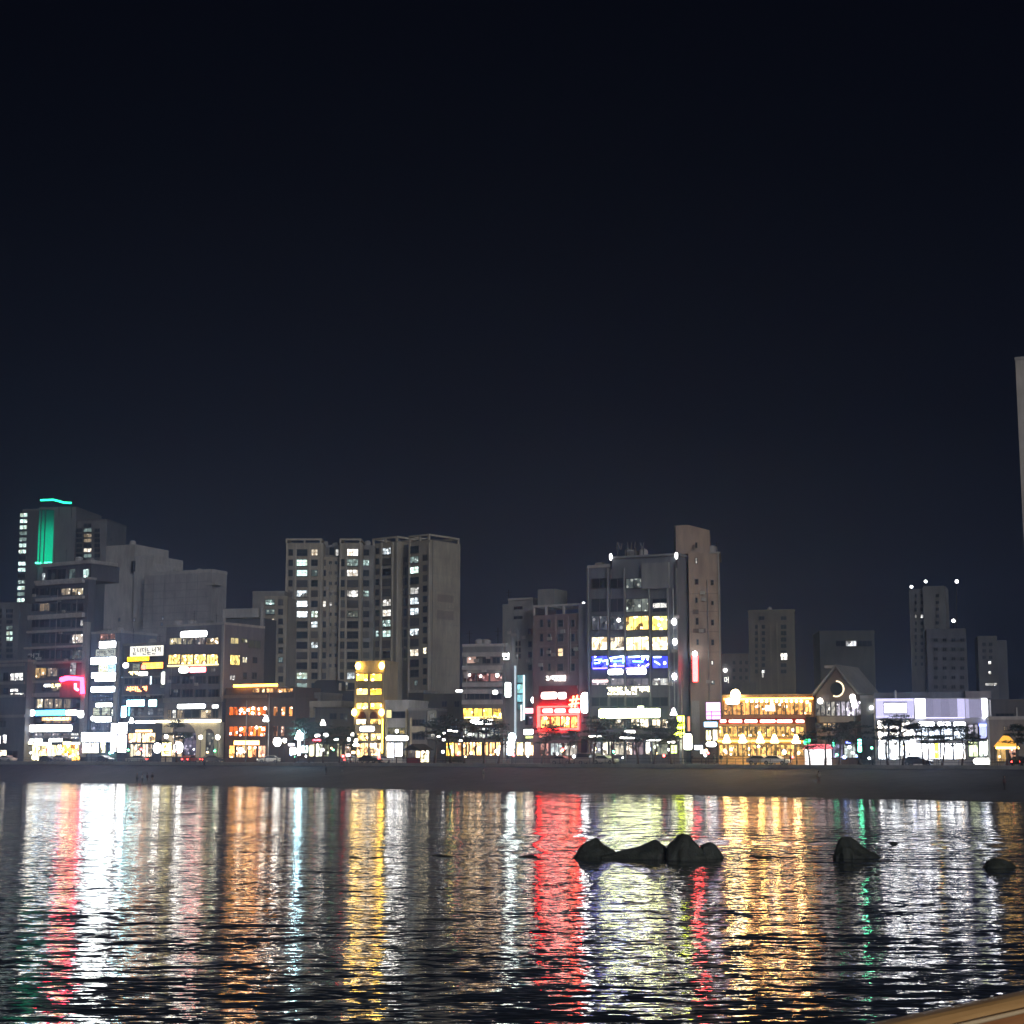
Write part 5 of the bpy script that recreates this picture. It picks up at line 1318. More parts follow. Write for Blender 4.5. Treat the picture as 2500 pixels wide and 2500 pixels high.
for lab, bb, x, y, y2 in (('left of three over the slim distant tower', b, 540, 195, 225), ('middle of three over the slim distant tower', b, 668, 147, 195), ('right of three, on a tall mast above the dark blue block', b2, 950, 147, 580), ('above the dark blue block', b2, 920, 503, 580)):
    o = thing('mast_lamp', 'white mast lamp, %s' % lab, 'lamp', bb.f.m, 'lamps on the distant roofs')
    u, z = bb.f.uz(*px_('J', x, y), 1.5); ub, zb = bb.f.uz(*px_('J', x - 5, y2), 1.5)
    link('bulb', MB().ball((u, 1.5, z), .34).mesh('bulb', glow(WHITE, 9)), o)
    link('mast', MB().tube([(ub, 1.5, zb - 1), (u, 1.5, z)], .1, 6).mesh('mast', BLACKM), o)

b = Building('grey_house', 'dim grey two-storey house at the right edge', 'house', 2460, row_depth(2460), 11)
b.box('J', 1250, 1400, 1640, 1800, surf('house_grey', (.17, .165, .16)), depth=9, cap=PALE)
b.box('J', 1262, 1215, 1640, 1402, surf('house_dark', (.09, .085, .09)), depth=7, w=2, ground=False, name='upper_storey')
b.win('J', 1370, 1460, 1410, 1500, WD, 1, 2); b.win('J', 1425, 1460, 1465, 1500, GL, 1, 2); b.slab('J', 1488, 1290, 1500, 1370, FR_W, y=-.2, w=2, name='pipe')
b.win('J', 1300, 1340, 1470, 1390, GL, 4, 1, w=2)
b.win('J', 1300, 1650, 1400, 1780, RM((1, .6, .2), .9), 2, 1, name='shop_window'); b.win('J', 1420, 1650, 1500, 1780, RM((1, .5, .3), .7), 2, 1, name='shop_window')
o = thing('food_tent', 'open food tent with a glowing orange pagoda roof at the right edge', 'tent', b.f.m)
u0, u1, z0, z1 = b.f.rect('J', 1290, 1545, 1500, 1645, -4)
mb = MB(); um = (u0 + u1) / 2
mb.v = [(u0, -6, z0), (u1, -6, z0), (u1, -2.5, z0), (u0, -2.5, z0), (um - .4, -4.3, z1), (um + .4, -4.3, z1)]
mb.f = [(0, 1, 5, 4), (1, 2, 5), (2, 3, 4, 5), (3, 0, 4), (3, 2, 1, 0)]
link('canopy', mb.mesh('canopy', glow((1, .46, .06), 1.6)), o)
link('fringe_lamp', MB().box(u0, u1, -6.05, -5.95, z0 - .35, z0 - .004).mesh('fringe_lamp', glow((1, .65, .2), 4)), o)
for x, y in ((u0 + .1, -5.9), (u1 - .1, -5.9), (u0 + .1, -2.6), (u1 - .1, -2.6)): link('post', MB().box(x - .06, x + .06, y - .06, y + .06, 0, z0 - .36).mesh('post', BLACKM), o)
link('table', MB().box(u0 + 1, u1 - 1, -5, -4, .7, .78).box(um - .2, um + .2, -4.7, -4.3, 0, .7).mesh('table', TIMBER), o)

b = Building('edge_tower', 'very tall pale tower cut off by the right edge of the picture', 'tower', 2500, 262, 21)
b.box('Z', 2502, 872, 2640, 1900, surf('pale_stone', (.36, .34, .33)), depth=14, cap=PALE)
for k in range(12):
    y = 905 + k * 62
    b.win('Z', 2506, y, 2517, y + 34, GL, 1, 1); b.win('Z', 2530, y, 2560, y + 34, GL, 2, 1)
    b.slab('Z', 2502, y + 46, 2640, y + 49, GREY, y=-.06, name='joint')

# ================================================================== PROMENADE THINGS
def ground_pt(px, D, z=GZ):
    p = at_depth(px, 1855, D); return Vector((p.x, p.y, z))
YAWROW = -math.radians(34.3)

# --- kiosk with gable roof, lit inside
p = ground_pt(1021, row_depth(1021) - 11)
o = thing('kiosk', 'small gable-roofed kiosk lit from inside on the promenade', 'kiosk', Matrix.Translation(p) @ Matrix.Rotation(YAWROW, 4, 'Z'))
for x in (-1.6, 1.5):
    for y in (-1.5, 1.4): link('post', MB().box(x, x + .12, y, y + .12, 0, 2.3).mesh('post', TIMBER), o)
link('roof', MB().prism([(-2.2, 2.3), (2.2, 2.3), (0, 3.5)], -2, 2).mesh('roof', surf('dark_shingle', (.04, .035, .03))), o)
link('back_panel', MB().box(-1.45, 1.45, 1.2, 1.3, .2, 2.2).mesh('back_panel', RM((1, .85, .5), 3.5, sample=True)), o)
link('counter', MB().box(-1.4, 1.4, -1.5, -1.2, 0, 1.0).mesh('counter', surf('red_board', (.22, .016, .016))), o)

# --- street lamps: (px, py of the lamp, label, colour, strength, radius)
def street_lamp(px, py, label, c=WHITE, s=24, r=.38, off=9, style='globe'):
    D = row_depth(px) - off
    g = ground_pt(px, D); top = at_depth(px, py, D).z
    o = thing('street_lamp', label, 'street lamp', Matrix.Translation(g), 'street lamps along the promenade')
    h = max(2.0, top - GZ)
    link('pole', MB().tube([(0, 0, 0), (0, 0, .8), (0, 0, .82), (0, 0, h - r)], [.11, .10, .06, .045]).mesh('pole', BLACKM), o)
    if style == 'globe':
        link('globe', MB().ball((0, 0, h), r, sz=1.15).mesh('globe', glow(c, s), True), o)
        link('cap', MB().ball((0, 0, h + r * 1.1), r * .45, sz=.4).mesh('cap', BLACKM), o)
    else:
        link('lantern', MB().prism([(-r, h - .6 * r), (-r * .8, h - .8 * r), (r * .8, h - .8 * r), (r, h - .6 * r), (.12, h + 1.4 * r), (-.12, h + 1.4 * r)], -r * .6, r * .6).mesh('lantern', glow(c, s)), o)
        link('finial', MB().tube([(0, 0, h + 1.4 * r), (0, 0, h + 2 * r)], .05, 6).mesh('finial', BLACKM), o)
    return o
for a in ((223, 1754, 'street lamp left of the narrow white building', WHITE, 14, .45), (318, 1760, 'lamp with a pointed glow below the sign stack', WHITE, 14, .5, 5, 'lantern'),
          (404, 1798, 'short globe lamp before the left end of the cream arches', WHITE, 10, .4), (446, 1797, 'globe lamp in front of the dark arch', (1, .9, .75), 10, .35),
          (488, 1800, 'globe lamp between the two cream arches', (1, .95, .8), 10, .4), (530, 1800, 'globe lamp at the right pier of the cream arches', (1, .95, .8), 12, .45),
          (647, 1756, 'tall lantern lamp with a triangular head before the timber bar', WHITE, 14, .55, 9, 'lantern'), (676, 1811, 'large white globe lamp right of the timber bar', WHITE, 14, .8),
          (694, 1808, 'small cream globe lamp beside the large one by the timber bar', (1, .9, .7), 10, .4), (729, 1797, 'white triangular lantern lamp among the left pines', (.45, .85, 1), 60, .75, 14.2, 'lantern'),
          (787, 1766, 'tall lantern lamp above the pines left of the hotel', (1, .95, .85), 14, .5, 9, 'lantern'), (868, 1815, 'triangular lantern lamp at the left foot of the hotel', (1, .9, .7), 12, .6, 9, 'lantern'),
          (968, 1785, 'small globe lamp before the pale two-storey shop', WHITE, 9, .3), (1250, 1800, 'glaring tall white lamp before the cyan stair', (.8, 1, 1), 14, .7, 9),
          (1646, 1740, 'white lantern lamp at the right foot of the office', WHITE, 10, .55, 6, 'lantern'),
          (1775, 1806, 'first triangular terrace lamp from the left before the restaurant', (1, .66, .20), 34, .62, 7, 'lantern'), (1814, 1806, 'second terrace lamp from the left before the restaurant', (1, .66, .20), 34, .62, 7, 'lantern'),
          (1857, 1806, 'third terrace lamp from the left before the restaurant', (1, .64, .18), 30, .62, 7, 'lantern'), (1892, 1806, 'fourth terrace lamp from the left before the restaurant', (1, .64, .18), 30, .62, 7, 'lantern'),
          (1945, 1807, 'rightmost terrace lamp before the restaurant', (1, .75, .35), 30, .62, 7, 'lantern'), (1915, 1856, 'low white bollard lamp before the right part of the restaurant', WHITE, 10, .3, 12)):
    street_lamp(*a)
# bare poles
for px, py, lab in ((599, 1712, 'thin pale flagpole before the timber bar'), (654, 1690, 'tall grey pole at the corner of the timber bar'), (1667, 1640, 'tall pale pole at the right edge of the office front'), (1832, 1760, 'dark utility pole in the middle of the restaurant front')):
    D = row_depth(px) - 7
    o = thing('utility_pole', lab, 'pole', Matrix.Translation(ground_pt(px, D)))
    h = at_depth(px, py, D).z - GZ
    link('pole', MB().tube([(0, 0, 0), (0, 0, h)], [.12, .07]).mesh('pole', METAL if 'dark' not in lab else BLACKM), o)
    link('cap', MB().ball((0, 0, h), .12).mesh('cap', METAL), o)

# --- pines
NEEDLE = surf('pine_needles', (.026, .04, .024), .7, .5, 3, streak=False); BARK = surf('pine_bark', (.07, .05, .04), .9, .4, 3, streak=False)
def pine_meshes(seed):
    q = random.Random(seed)
    tr, cr_ = MB(), MB()
    lean = Vector((q.uniform(-.18, .18), q.uniform(-.1, .1), 0)); hh = 7.2
    spine = [Vector((lean.x * z + .25 * math.sin(z * .9 + seed), lean.y * z + .2 * math.cos(z * .7 + seed), z)) for z in (0, 1, 2, 3, 4, 5, 6, hh)]
    tr.tube(spine, [.24, .2, .18, .16, .13, .1, .07, .03], 7)
    for k in range(14):
        z = q.uniform(3.3, 7.0) if k else hh
        base = spine[min(7, int(z))]
        a = q.uniform(0, 6.28); L = q.uniform(.9, 3.0) * (1.2 - .08 * z) if k else .1
        c = base + Vector((math.cos(a) * L, math.sin(a) * L, (z - base.z) + q.uniform(.1, .4)))
        tr.tube([base, (base + c) / 2 + Vector((0, 0, -.1)), c], [.07, .05, .02], 5)
        rx, rz = q.uniform(1.0, 1.9), q.uniform(.2, .36)
        for i in range(140):
            t = q.uniform(0, 6.28); rr = math.sqrt(q.random()) * rx
            p = c + Vector((rr * math.cos(t), rr * math.sin(t), q.uniform(-1, 1) * rz * math.sqrt(max(0, 1 - (rr / rx) ** 2))))
            d = Vector((q.uniform(-1, 1), q.uniform(-1, 1), q.uniform(-.2, .9))).normalized(); s = d.cross(Vector((q.uniform(-1, 1), q.uniform(-1, 1), .3))).normalized()
            l_, w_ = q.uniform(.18, .38), q.uniform(.06, .12); n = len(cr_.v)
            cr_.v += [tuple(p - s * w_), tuple(p + s * w_), tuple(p + d * l_)]; cr_.f.append((n, n + 1, n + 2))
    return tr.mesh('trunk', BARK, True), cr_.mesh('crown', NEEDLE)
PINES = [pine_meshes(s) for s in (3, 8, 21, 34, 55)]
def pine(px, py_top, label, off=12.5, k=0):
    D = row_depth(px) - off
    g = ground_pt(px, D); h = at_depth(px, py_top, D).z - GZ
    s = h / 7.4
    o = thing('pine_tree', label, 'pine tree', Matrix.Translation(g) @ Matrix.Rotation(R.uniform(0, 6.28), 4, 'Z') @ Matrix.Scale(s, 4), 'pine trees along the promenade')
    link('trunk', PINES[k % 5][0], o); link('crown', PINES[k % 5][1], o)
for k, (px, py, lab) in enumerate((
        (428, 1762, 'small pine before the left end of the cream arches'), (722, 1770, 'leftmost pine of the group between the timber bar and the hotel'), (752, 1758, 'second pine right of the timber bar, behind a red sign'),
        (790, 1775, 'pine right of the tall lantern left of the hotel'), (826, 1778, 'rounded pine just left of the hotel'), (858, 1792, 'low pine at the left foot of the hotel'),
        (1062, 1765, 'leftmost pine right of the tall pale banner'), (1098, 1752, 'second pine right of the tall pale banner'), (1136, 1760, 'pine before the left half of the grey four-storey block'),
        (1178, 1756, 'pine before the middle of the grey four-storey block'), (1218, 1770, 'pine at the right corner of the grey four-storey block'), (1325, 1772, 'pine before the left part of the red-brown block'),
        (1392, 1785, 'pine before the right part of the red-brown block'), (1452, 1755, 'leftmost pine before the office'), (1500, 1762, 'second pine from the left before the office'),
        (1555, 1768, 'third pine from the left before the office'), (1598, 1775, 'fourth pine from the left before the office'), (1640, 1760, 'rightmost pine before the office'),
        (1975, 1790, 'low pine at the right end of the restaurant'), (2012, 1775, 'pine before the left part of the gable house'), (2052, 1770, 'pine before the right part of the gable house'),
        (2098, 1765, 'pine before the blank annex'), (2168, 1758, 'leftmost pine before the white storefront'), (2206, 1752, 'second pine from the left before the white storefront'),
        (2258, 1770, 'third pine from the left before the white storefront'), (2302, 1768, 'fourth pine from the left before the white storefront'), (2350, 1775, 'dense pine at the right of the white shop windows'),
        (2488, 1772, 'pine at the right edge beside the food tent'))):
    pine(px, py, lab, k=k)

# --- cars
TYRE = surf('tyre_rubber', (.02, .02, .02), .9, streak=False)
def car_meshes(van=False):
    if van: prof = [(-2.4, .35), (2.4, .35), (2.45, .95), (2.1, 1.2), (1.6, 1.95), (-2.3, 2.0), (-2.45, 1.0)]; gl = [(-2.1, 1.2), (1.85, 1.2), (1.45, 1.85), (-2.1, 1.88)]
    else: prof = [(-2.2, .32), (2.2, .32), (2.25, .72), (2.1, .86), (1.1, .98), (.45, 1.42), (-1.1, 1.46), (-1.75, 1.05), (-2.2, .98)]; gl = [(-1.6, 1.03), (.95, 1.0), (.38, 1.35), (-1.05, 1.38)]
    body = MB().prism(prof, -.85, .85).mesh('body', None)
    g = MB().prism(gl, -.865, .865).mesh('window_glass', GL)
    ty = MB().tube([(0, -.1, 0), (0, .1, 0)], .33, 14).mesh('tyre', TYRE); ri = MB().tube([(0, -.115, 0), (0, .115, 0)], .2, 10).mesh('rim', METAL)
    return body, g, ty, ri
CARM = {False: car_meshes(), True: car_meshes(True)}
HL = glow((1, .97, .88), 14); TL = glow((1, .05, .04), 10); LOFF = surf('lamp_glass', (.4, .4, .4), .2, streak=False); TOFF = surf('red_lens', (.3, .01, .01), .2, streak=False)
LENS = {k: (MB().box(2.16, 2.27, -.75, -.42, .58, .76).box(2.16, 2.27, .42, .75, .58, .76).mesh('headlight', k)) for k in (HL, LOFF)}
def lens(x, y, mat):
    key = ('lens', x, y, mat)
    if key not in MATS: MATS[key] = MB().box(min(x, x + .1 * (1 if x > 0 else -1)), max(x, x + .1 * (1 if x > 0 else -1)), y - .17, y + .17, .6, .8).mesh('headlight' if x > 0 else 'tail_light', mat)
    return MATS[key]
def car(px, label, paint, off=6.5, flip=False, head=False, tail=False, van=False, turn=0):
    D = row_depth(px) - off
    g = ground_pt(px, D, GZ - .118 if off < 8.7 else GZ + .004)
    o = thing('parked_car' if not head else 'car', label, 'van' if van else 'car', Matrix.Translation(g) @ Matrix.Rotation(YAWROW + (math.pi if flip else 0) + turn, 4, 'Z'), 'cars on the shore road')
    body, gl, ty, ri = CARM[van]
    bo = link('body', body, o)
    if not body.materials: body.materials.append(None)
    bo.material_slots[0].link = 'OBJECT'; bo.material_slots[0].material = paint
    link('window_glass', gl, o)
    for x in (-1.35, 1.4):
        for y in (-.78, .78):
            w_ = link('wheel', ty, o, Matrix.Translation((x, y, .33))); link('rim', ri, w_)
    for y in (-.6, .6):
        link('headlight', lens(2.18 if not van else 2.4, y, HL if head else LOFF), o)
        link('tail_light', lens(-2.14 if not van else -2.38, y, TL if tail else TOFF), o)
CP = {k: surf('car_paint_' + k, c, .3, .05, streak=False, spec=.6) for k, c in (('white', (.6, .6, .6)), ('silver', (.3, .3, .31)), ('black', (.02, .02, .022)), ('blue', (.05, .07, .12)), ('red', (.25, .03, .03)))}
car(18, 'white car at the left edge of the shore road', CP['white'])
car(118, 'dark car before the brightest yellow shop at the left', CP['black'])
car(152, 'silver car before the shop with the yellow triangle', CP['silver'], off=10)
car(255, 'dark blue car before the narrow white building', CP['blue'])
car(334, 'car with red tail lights before the sign stack', CP['silver'], flip=True, tail=True, turn=.5)
car(463, 'car seen from behind with glaring red lights before the cream arches', CP['red'], tail=True, turn=1.9, off=7)
car(516, 'dark car with red and yellow lights left of the timber bar', CP['black'], tail=True, turn=1.2)
car(657, 'white car with bright headlights right of the timber bar', CP['white'], head=True, flip=True, turn=.6)
car(855, 'car with red tail lights at the left foot of the hotel', CP['silver'], tail=True, turn=1.5)
car(905, 'dark rounded car before the hotel entrance', CP['black'], off=10)
car(930, 'car with red tail lights at the right corner of the hotel', CP['white'], tail=True, turn=1.6)
car(1375, 'silver car before the red-brown block', CP['silver'])
car(1440, 'grey van before the left part of the office', CP['silver'], van=True)
car(1478, 'white car before the leftmost office shop window', CP['white'], off=10)
car(1858, 'silver car before the middle of the restaurant', CP['silver'], off=10)
car(1895, 'white car before the right part of the restaurant', CP['white'], off=10)
car(2240, 'dark car before the white storefront', CP['black'])
car(2495, 'car with a red tail light at the right edge', CP['black'], tail=True, turn=1.4)

# --- people: one continuous skinned body each, hair and clothes as children
SKIN = surf('skin', (.32, .2, .15), .6, .1, streak=False); HAIR = surf('black_hair', (.012, .01, .01), .6, .2, streak=False)
def person(p, label, top, legs, rz=0.0, stride=.18, arm=.1, group='people on the beach and promenade'):
    o = thing('person', label, 'person', Matrix.Translation(p) @ Matrix.Rotation(rz, 4, 'Z'), group)
    V = [(0, 0, .95), (0, 0, 1.2), (0, 0, 1.42), (0, .01, 1.53), (0, -.02, 1.68),
         (.1, 0, .9), (.11, -stride * .4, .5), (.11, stride * .6, .08), (.11, stride * .6 - .13, .04),
         (-.1, 0, .9), (-.11, stride * .1, .5), (-.11, -stride * .6, .08), (-.11, -stride * .6 - .13, .04),
         (.2, 0, 1.40), (.25, .03, 1.12), (.26, -arm, .88), (.26, -arm - .02, .78),
         (-.2, 0, 1.40), (-.25, .02, 1.12), (-.26, arm * .5, .88), (-.26, arm * .5 - .02, .78)]
    Ed = [(0, 1), (1, 2), (2, 3), (3, 4), (0, 5), (5, 6), (6, 7), (7, 8), (0, 9), (9, 10), (10, 11), (11, 12), (2, 13), (13, 14), (14, 15), (15, 16), (2, 17), (17, 18), (18, 19), (19, 20)]
    Rd = [.15, .13, .14, .06, .105, .095, .065, .045, .04, .095, .065, .045, .04, .065, .045, .035, .04, .065, .045, .035, .04]
    me = bpy.data.meshes.new('body'); me.from_pydata(V, Ed, [])
    me.materials.append(legs)
    bo = link('body', me, o)
    md = bo.modifiers.new('skin', 'SKIN'); md.use_smooth_shade = True
    for i, r in enumerate(Rd):
        d = me.skin_vertices[0].data[i]; d.radius = (r, r * .85 if i < 3 else r); d.use_root = (i == 0)
    bo.modifiers.new('smooth', 'SUBSURF').levels = 1
    link('jacket', MB().tube([(0, 0, .86), (0, 0, 1.1), (0, 0, 1.3), (0, 0, 1.46)], [.2, .185, .2, .1], 10).mesh('jacket', top, True), o)
    for s, i in ((1, 13), (-1, 17)): link('sleeve', MB().tube([V[i], V[i + 1], V[i + 2]], [.08, .07, .055], 7).mesh('sleeve', top, True), o)
    link('face', MB().ball((0, -.055, 1.67), .083, sz=1.15).mesh('face', SKIN, True), o)
    link('hair', MB().ball((0, .012, 1.73), .112, sz=.85).mesh('hair', HAIR, True), o)
    return o
CL = [surf('cloth_%d' % i, c, .9, .15, streak=False) for i, c in enumerate(((.03, .03, .035), (.05, .05, .07), (.12, .12, .12), (.2, .19, .17), (.08, .03, .03)))]
for i, (px, py, lab, rz) in enumerate(((793, 1893, 'dark figure walking on the sand below the pines left of the hotel', 1.4), (836, 1892, 'dark figure standing on the sand just left below the hotel', .3),
        (1184, 1903, 'dark figure at the water below the grey four-storey block', .9), (1999, 1912, 'lone figure standing on the sand below the gable house', 2.5), (2455, 1925, 'figure on the sand near the right edge', 1.0),
        (500, 1878, 'dark figure on the upper sand below the cream arches', 2.0))):
    person(find_sand(px, py), lab, CL[i % 5], CL[(i + 1) % 5], rz)
for i, (px, lab) in enumerate(((335, 'leftmost of four figures standing by the water below the sign stack'), (345, 'second from the left of four figures by the water'), (360, 'third from the left of four figures by the water'), (373, 'rightmost of four figures by the water below the sign stack'))):
    person(find_sand(px, 1911), lab, CL[(i + 2) % 5], CL[i % 5], i * 1.3)
for i, (px, off, lab) in enumerate(((1760, 12, 'person walking on the promenade left of the restaurant'), (1744, 11, 'person beside the lilac board on the promenade'), (2466, 12, 'person leaning forward on the promenade beside the food tent'), (600, 11, 'person on the promenade before the timber bar'), (768, 11, 'person on the promenade among the left pines'), (1690, 12, 'person before the glaring white panel'), (1240, 12, 'person under the tall white lamp near the centre'), (985, 11, 'person before the glaring white storefront by the hotel'), (2130, 12, 'person on the promenade below the annex'), (1930, 12, 'person before the right end of the restaurant'))):
    person(ground_pt(px, row_depth(px) - off, GZ + .004), lab, CL[i % 5], CL[(i + 2) % 5], i * .9)

# ================================================================== ROCKS, REEF AND HANDRAIL
ROCK = surf('wet_rock', (.034, .040, .034), .6, .55, 2.2, streak=False, bump=.9)
def rock_mesh(outline, depth, seed):
    """a boulder whose skyline follows (x, height) points, tapering front and back"""
    q = random.Random(seed); xs = [a for a, _ in outline]
    hm_ = max(h for _, h in outline)
    def hgt(x):
        for (x0, h0), (x1, h1) in zip(outline, outline[1:]):
            if x0 <= x <= x1:
                t = (x - x0) / (x1 - x0 + 1e-6)
                return h0 + (h1 - h0) * t
        return 0
    mb = MB(); nx, ny = 34, 20
    for i in range(nx + 1):
        x = xs[0] + (xs[-1] - xs[0]) * i / nx
        for j in range(ny + 1):
            t = j / ny * 2 - 1
            n1 = noise.noise(Vector((x * 1.1, t * 1.4, seed * 7.3))); n2 = noise.noise(Vector((x * 3.1 + 9, t * 3.7, seed * 3.1)))
            tt = min(1, abs(t + .22 * n1 * (1 - abs(t))))
            k = max(0, 1 - tt ** (1.5 + .5 * n1))
            w_ = depth * (.62 + .38 * hgt(x) / hm_) * (1 + .15 * n1)
            z = hgt(x) * k * (1 + .04 * n2) + hm_ * .30 * n2 * min(1, 3 * (1 - k)) * k - .22 * (1 - k)
            mb.v.append((x + .10 * n2, t * w_ + .12 * n2, z))
    for i in range(nx):
        for j in range(ny):
            a = i * (ny + 1) + j; mb.f.append((a, a + ny + 1, a + ny + 2, a + 1))
    return mb
def rock(name, px0, px1, py_base, pts, label, depth=1.6, seed=1, group=None):
    c = at_water((px0 + px1) / 2, py_base)
    s = (CAM - c).length / FPX
    cx = (px0 + px1) / 2
    outline = [((x - cx) * s, max(0, (py_base - y) * s)) for x, y in pts]
    o = link(name, rock_mesh(outline, depth, seed).mesh(name, ROCK, False), None, Matrix.Translation((c.x, c.y, 0)))
    tag(o, label, 'rock', group)
rock('boulder', 1402, 1520, 2092, ((1402, 2091), (1412, 2080), (1422, 2062), (1438, 2054), (1452, 2047), (1462, 2048), (1474, 2065), (1490, 2072), (1520, 2092)), 'leftmost low boulder of the rock group in the water', 0.75, 2, 'rocks in the shallow water')
rock('boulder', 1470, 1640, 2095, ((1470, 2090), (1520, 2076), (1556, 2068), (1578, 2060), (1598, 2049), (1612, 2058), (1632, 2078), (1640, 2090)), 'pointed sloping boulder second from the left of the rock group', 0.80, 3, 'rocks in the shallow water')
rock('boulder', 1625, 1722, 2097, ((1625, 2092), (1632, 2062), (1648, 2052), (1658, 2040), (1668, 2035), (1682, 2042), (1700, 2060), (1716, 2080), (1722, 2098)), 'tallest peaked boulder of the rock group', 0.80, 4, 'rocks in the shallow water')
rock('boulder', 1700, 1765, 2095, ((1700, 2090), (1716, 2062), (1734, 2057), (1746, 2064), (1758, 2078), (1765, 2096)), 'rounded boulder at the right end of the rock group', 0.65, 5, 'rocks in the shallow water')
rock('boulder', 2038, 2145, 2094, ((2036, 2093), (2041, 2076), (2047, 2060), (2054, 2048), (2070, 2046), (2080, 2044), (2094, 2056), (2106, 2070), (2128, 2082), (2145, 2096)), 'lone mossy boulder right of the rock group', 0.85, 6, 'rocks in the shallow water')
rock('boulder', 2404, 2480, 2118, ((2402, 2117), (2408, 2106), (2416, 2100), (2430, 2096), (2450, 2099), (2470, 2108), (2480, 2118)), 'low smooth boulder near the right edge', 0.60, 7, 'rocks in the shallow water')
rock('boulder', 2172, 2192, 2060, ((2172, 2059), (2178, 2054), (2184, 2055), (2192, 2059)), 'tiny boulder tip right of the lone mossy boulder', .6, 8, 'rocks in the shallow water')
# submerged reef edge linking the rocks
mb = MB(); q = random.Random(5)
for i in range(121):
    px = 850 + 1230 * i / 120; c = at_water(px, 2092 + 3 * math.sin(i * .21) + 2 * math.sin(i * .57))
    h = -.05 + .13 * max(0, math.sin(i * .33) + .5 * math.sin(i * .9 + 1)) * q.uniform(.5, 1)
    w_ = .7 + q.random() * .6
    mb.v += [(c.x, c.y - w_, -.1), (c.x + q.uniform(-.1, .1), c.y - w_ * .3, h * .8), (c.x + q.uniform(-.1, .1), c.y + w_ * .4, h), (c.x, c.y + w_, -.1)]
for i in range(120):
    for j in range(3): a = 4 * i + j; mb.f.append((a, a + 4, a + 5, a + 1))
o = link('reef', mb.mesh('reef', ROCK)); tag(o, 'long low dark reef edge linking the boulders in the water', 'reef')

# handrail of the pier the viewer stands on
o = thing('handrail', 'blurred brown handrail crossing the lower right corner', 'handrail')
def wood(name, c0, c1, rough):
    m, t = new_mat(name); N = t.nodes.new; L = t.links.new
    out = N('ShaderNodeOutputMaterial'); b = N('ShaderNodeBsdfPrincipled'); tcn = N('ShaderNodeTexCoord')
    mp = N('ShaderNodeMapping'); mp.inputs['Scale'].default_value = (2.5, 60, 60)
    n = N('ShaderNodeTexNoise'); n.inputs['Detail'].default_value = 5; n.inputs['Scale'].default_value = 1; n.inputs['Distortion'].default_value = .6
    r = N('ShaderNodeValToRGB'); r.color_ramp.elements[0].position = .3; r.color_ramp.elements[0].color = c0 + (1,)
    r.color_ramp.elements[1].position = .7; r.color_ramp.elements[1].color = c1 + (1,)
    L(tcn.outputs['Object'], mp.inputs[0]); L(mp.outputs[0], n.inputs['Vector']); L(n.outputs[0], r.inputs[0]); L(r.outputs[0], b.inputs['Base Color'])
    b.inputs['Roughness'].default_value = rough; b.inputs['Coat Weight'].default_value = .6; b.inputs['Coat Roughness'].default_value = .12
    L(b.outputs[0], out.inputs[0])
    return m
WOOD = wood('lamplit_rail', (.58, .32, .12), (.80, .48, .20), .3); WOODR = wood('reddish_rail', (.40, .17, .07), (.58, .27, .11), .35)  # cap colour brightened to carry the warm lamplight on the rail
def rp(s, z): return Vector((.65 + .698 * s, 3.16 + .716 * s, z))
zt = H - .506
RMX = Matrix.Translation(rp(0, zt)) @ Matrix.Rotation(math.atan2(.716, .698), 4, 'Z')   # x along the rail, -y towards the viewer
def railpart(name, prof, mat, x0=-2.4, x1=3.6):
    mb = MB(); k = len(prof)
    prof = [(y * .56, z * .56) for y, z in prof]
    mb.v = [(x0, y, z) for y, z in prof] + [(x1, y, z) for y, z in prof]
    mb.f = [tuple(range(k)), tuple(range(2 * k - 1, k - 1, -1))] + [(i, i + k, (i + 1) % k + k, (i + 1) % k) for i in range(k)]
    return link(name, mb.mesh(name, mat), o, RMX)
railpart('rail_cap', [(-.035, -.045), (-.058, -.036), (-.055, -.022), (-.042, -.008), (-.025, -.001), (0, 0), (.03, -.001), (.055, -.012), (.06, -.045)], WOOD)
link('bead', MB().tube([(-2.4, -.029, -.029), (3.6, -.029, -.029)], .005, 10).mesh('bead', wood('highlight_bead', (.8, .6, .36), (.88, .7, .45), .15), True), o, RMX)  # highlight line along the rail put in as a paler bead
railpart('rail_board', [(-.047, -.16), (-.05, -.155), (-.05, -.062), (-.045, -.058), (.045, -.058), (.05, -.062), (.05, -.16)], WOODR)
link('lower_rail', MB().tube([rp(-2.2, zt - .35), rp(3.5, zt - .35)], .03, 10).mesh('lower_rail', METAL, True), o)
for s in (-2.0, -.4, 3.2): link('post', MB().tube([rp(s, zt - 1.05), rp(s, zt - .05)], .035, 10).mesh('post', METAL), o)
mb = MB(); n0 = [rp(-3, zt - 1.05), rp(4, zt - 1.05)]
dn = Vector((.707, -.707, 0))
pts = [n0[0] - dn * .2, n0[1] - dn * .2, n0[1] + dn * 6, n0[0] + dn * 6]
mb.v = [tuple(p) for p in pts] + [tuple(p - Vector((0, 0, .3))) for p in pts]
mb.f = [(0, 1, 2, 3), (7, 6, 5, 4), (0, 4, 5, 1), (1, 5, 6, 2), (2, 6, 7, 3), (3, 7, 4, 0)]
structure('pier_deck', mb.mesh('pier_deck', surf('deck_boards', (.18, .14, .1), .8, .3, 3, streak=False)))

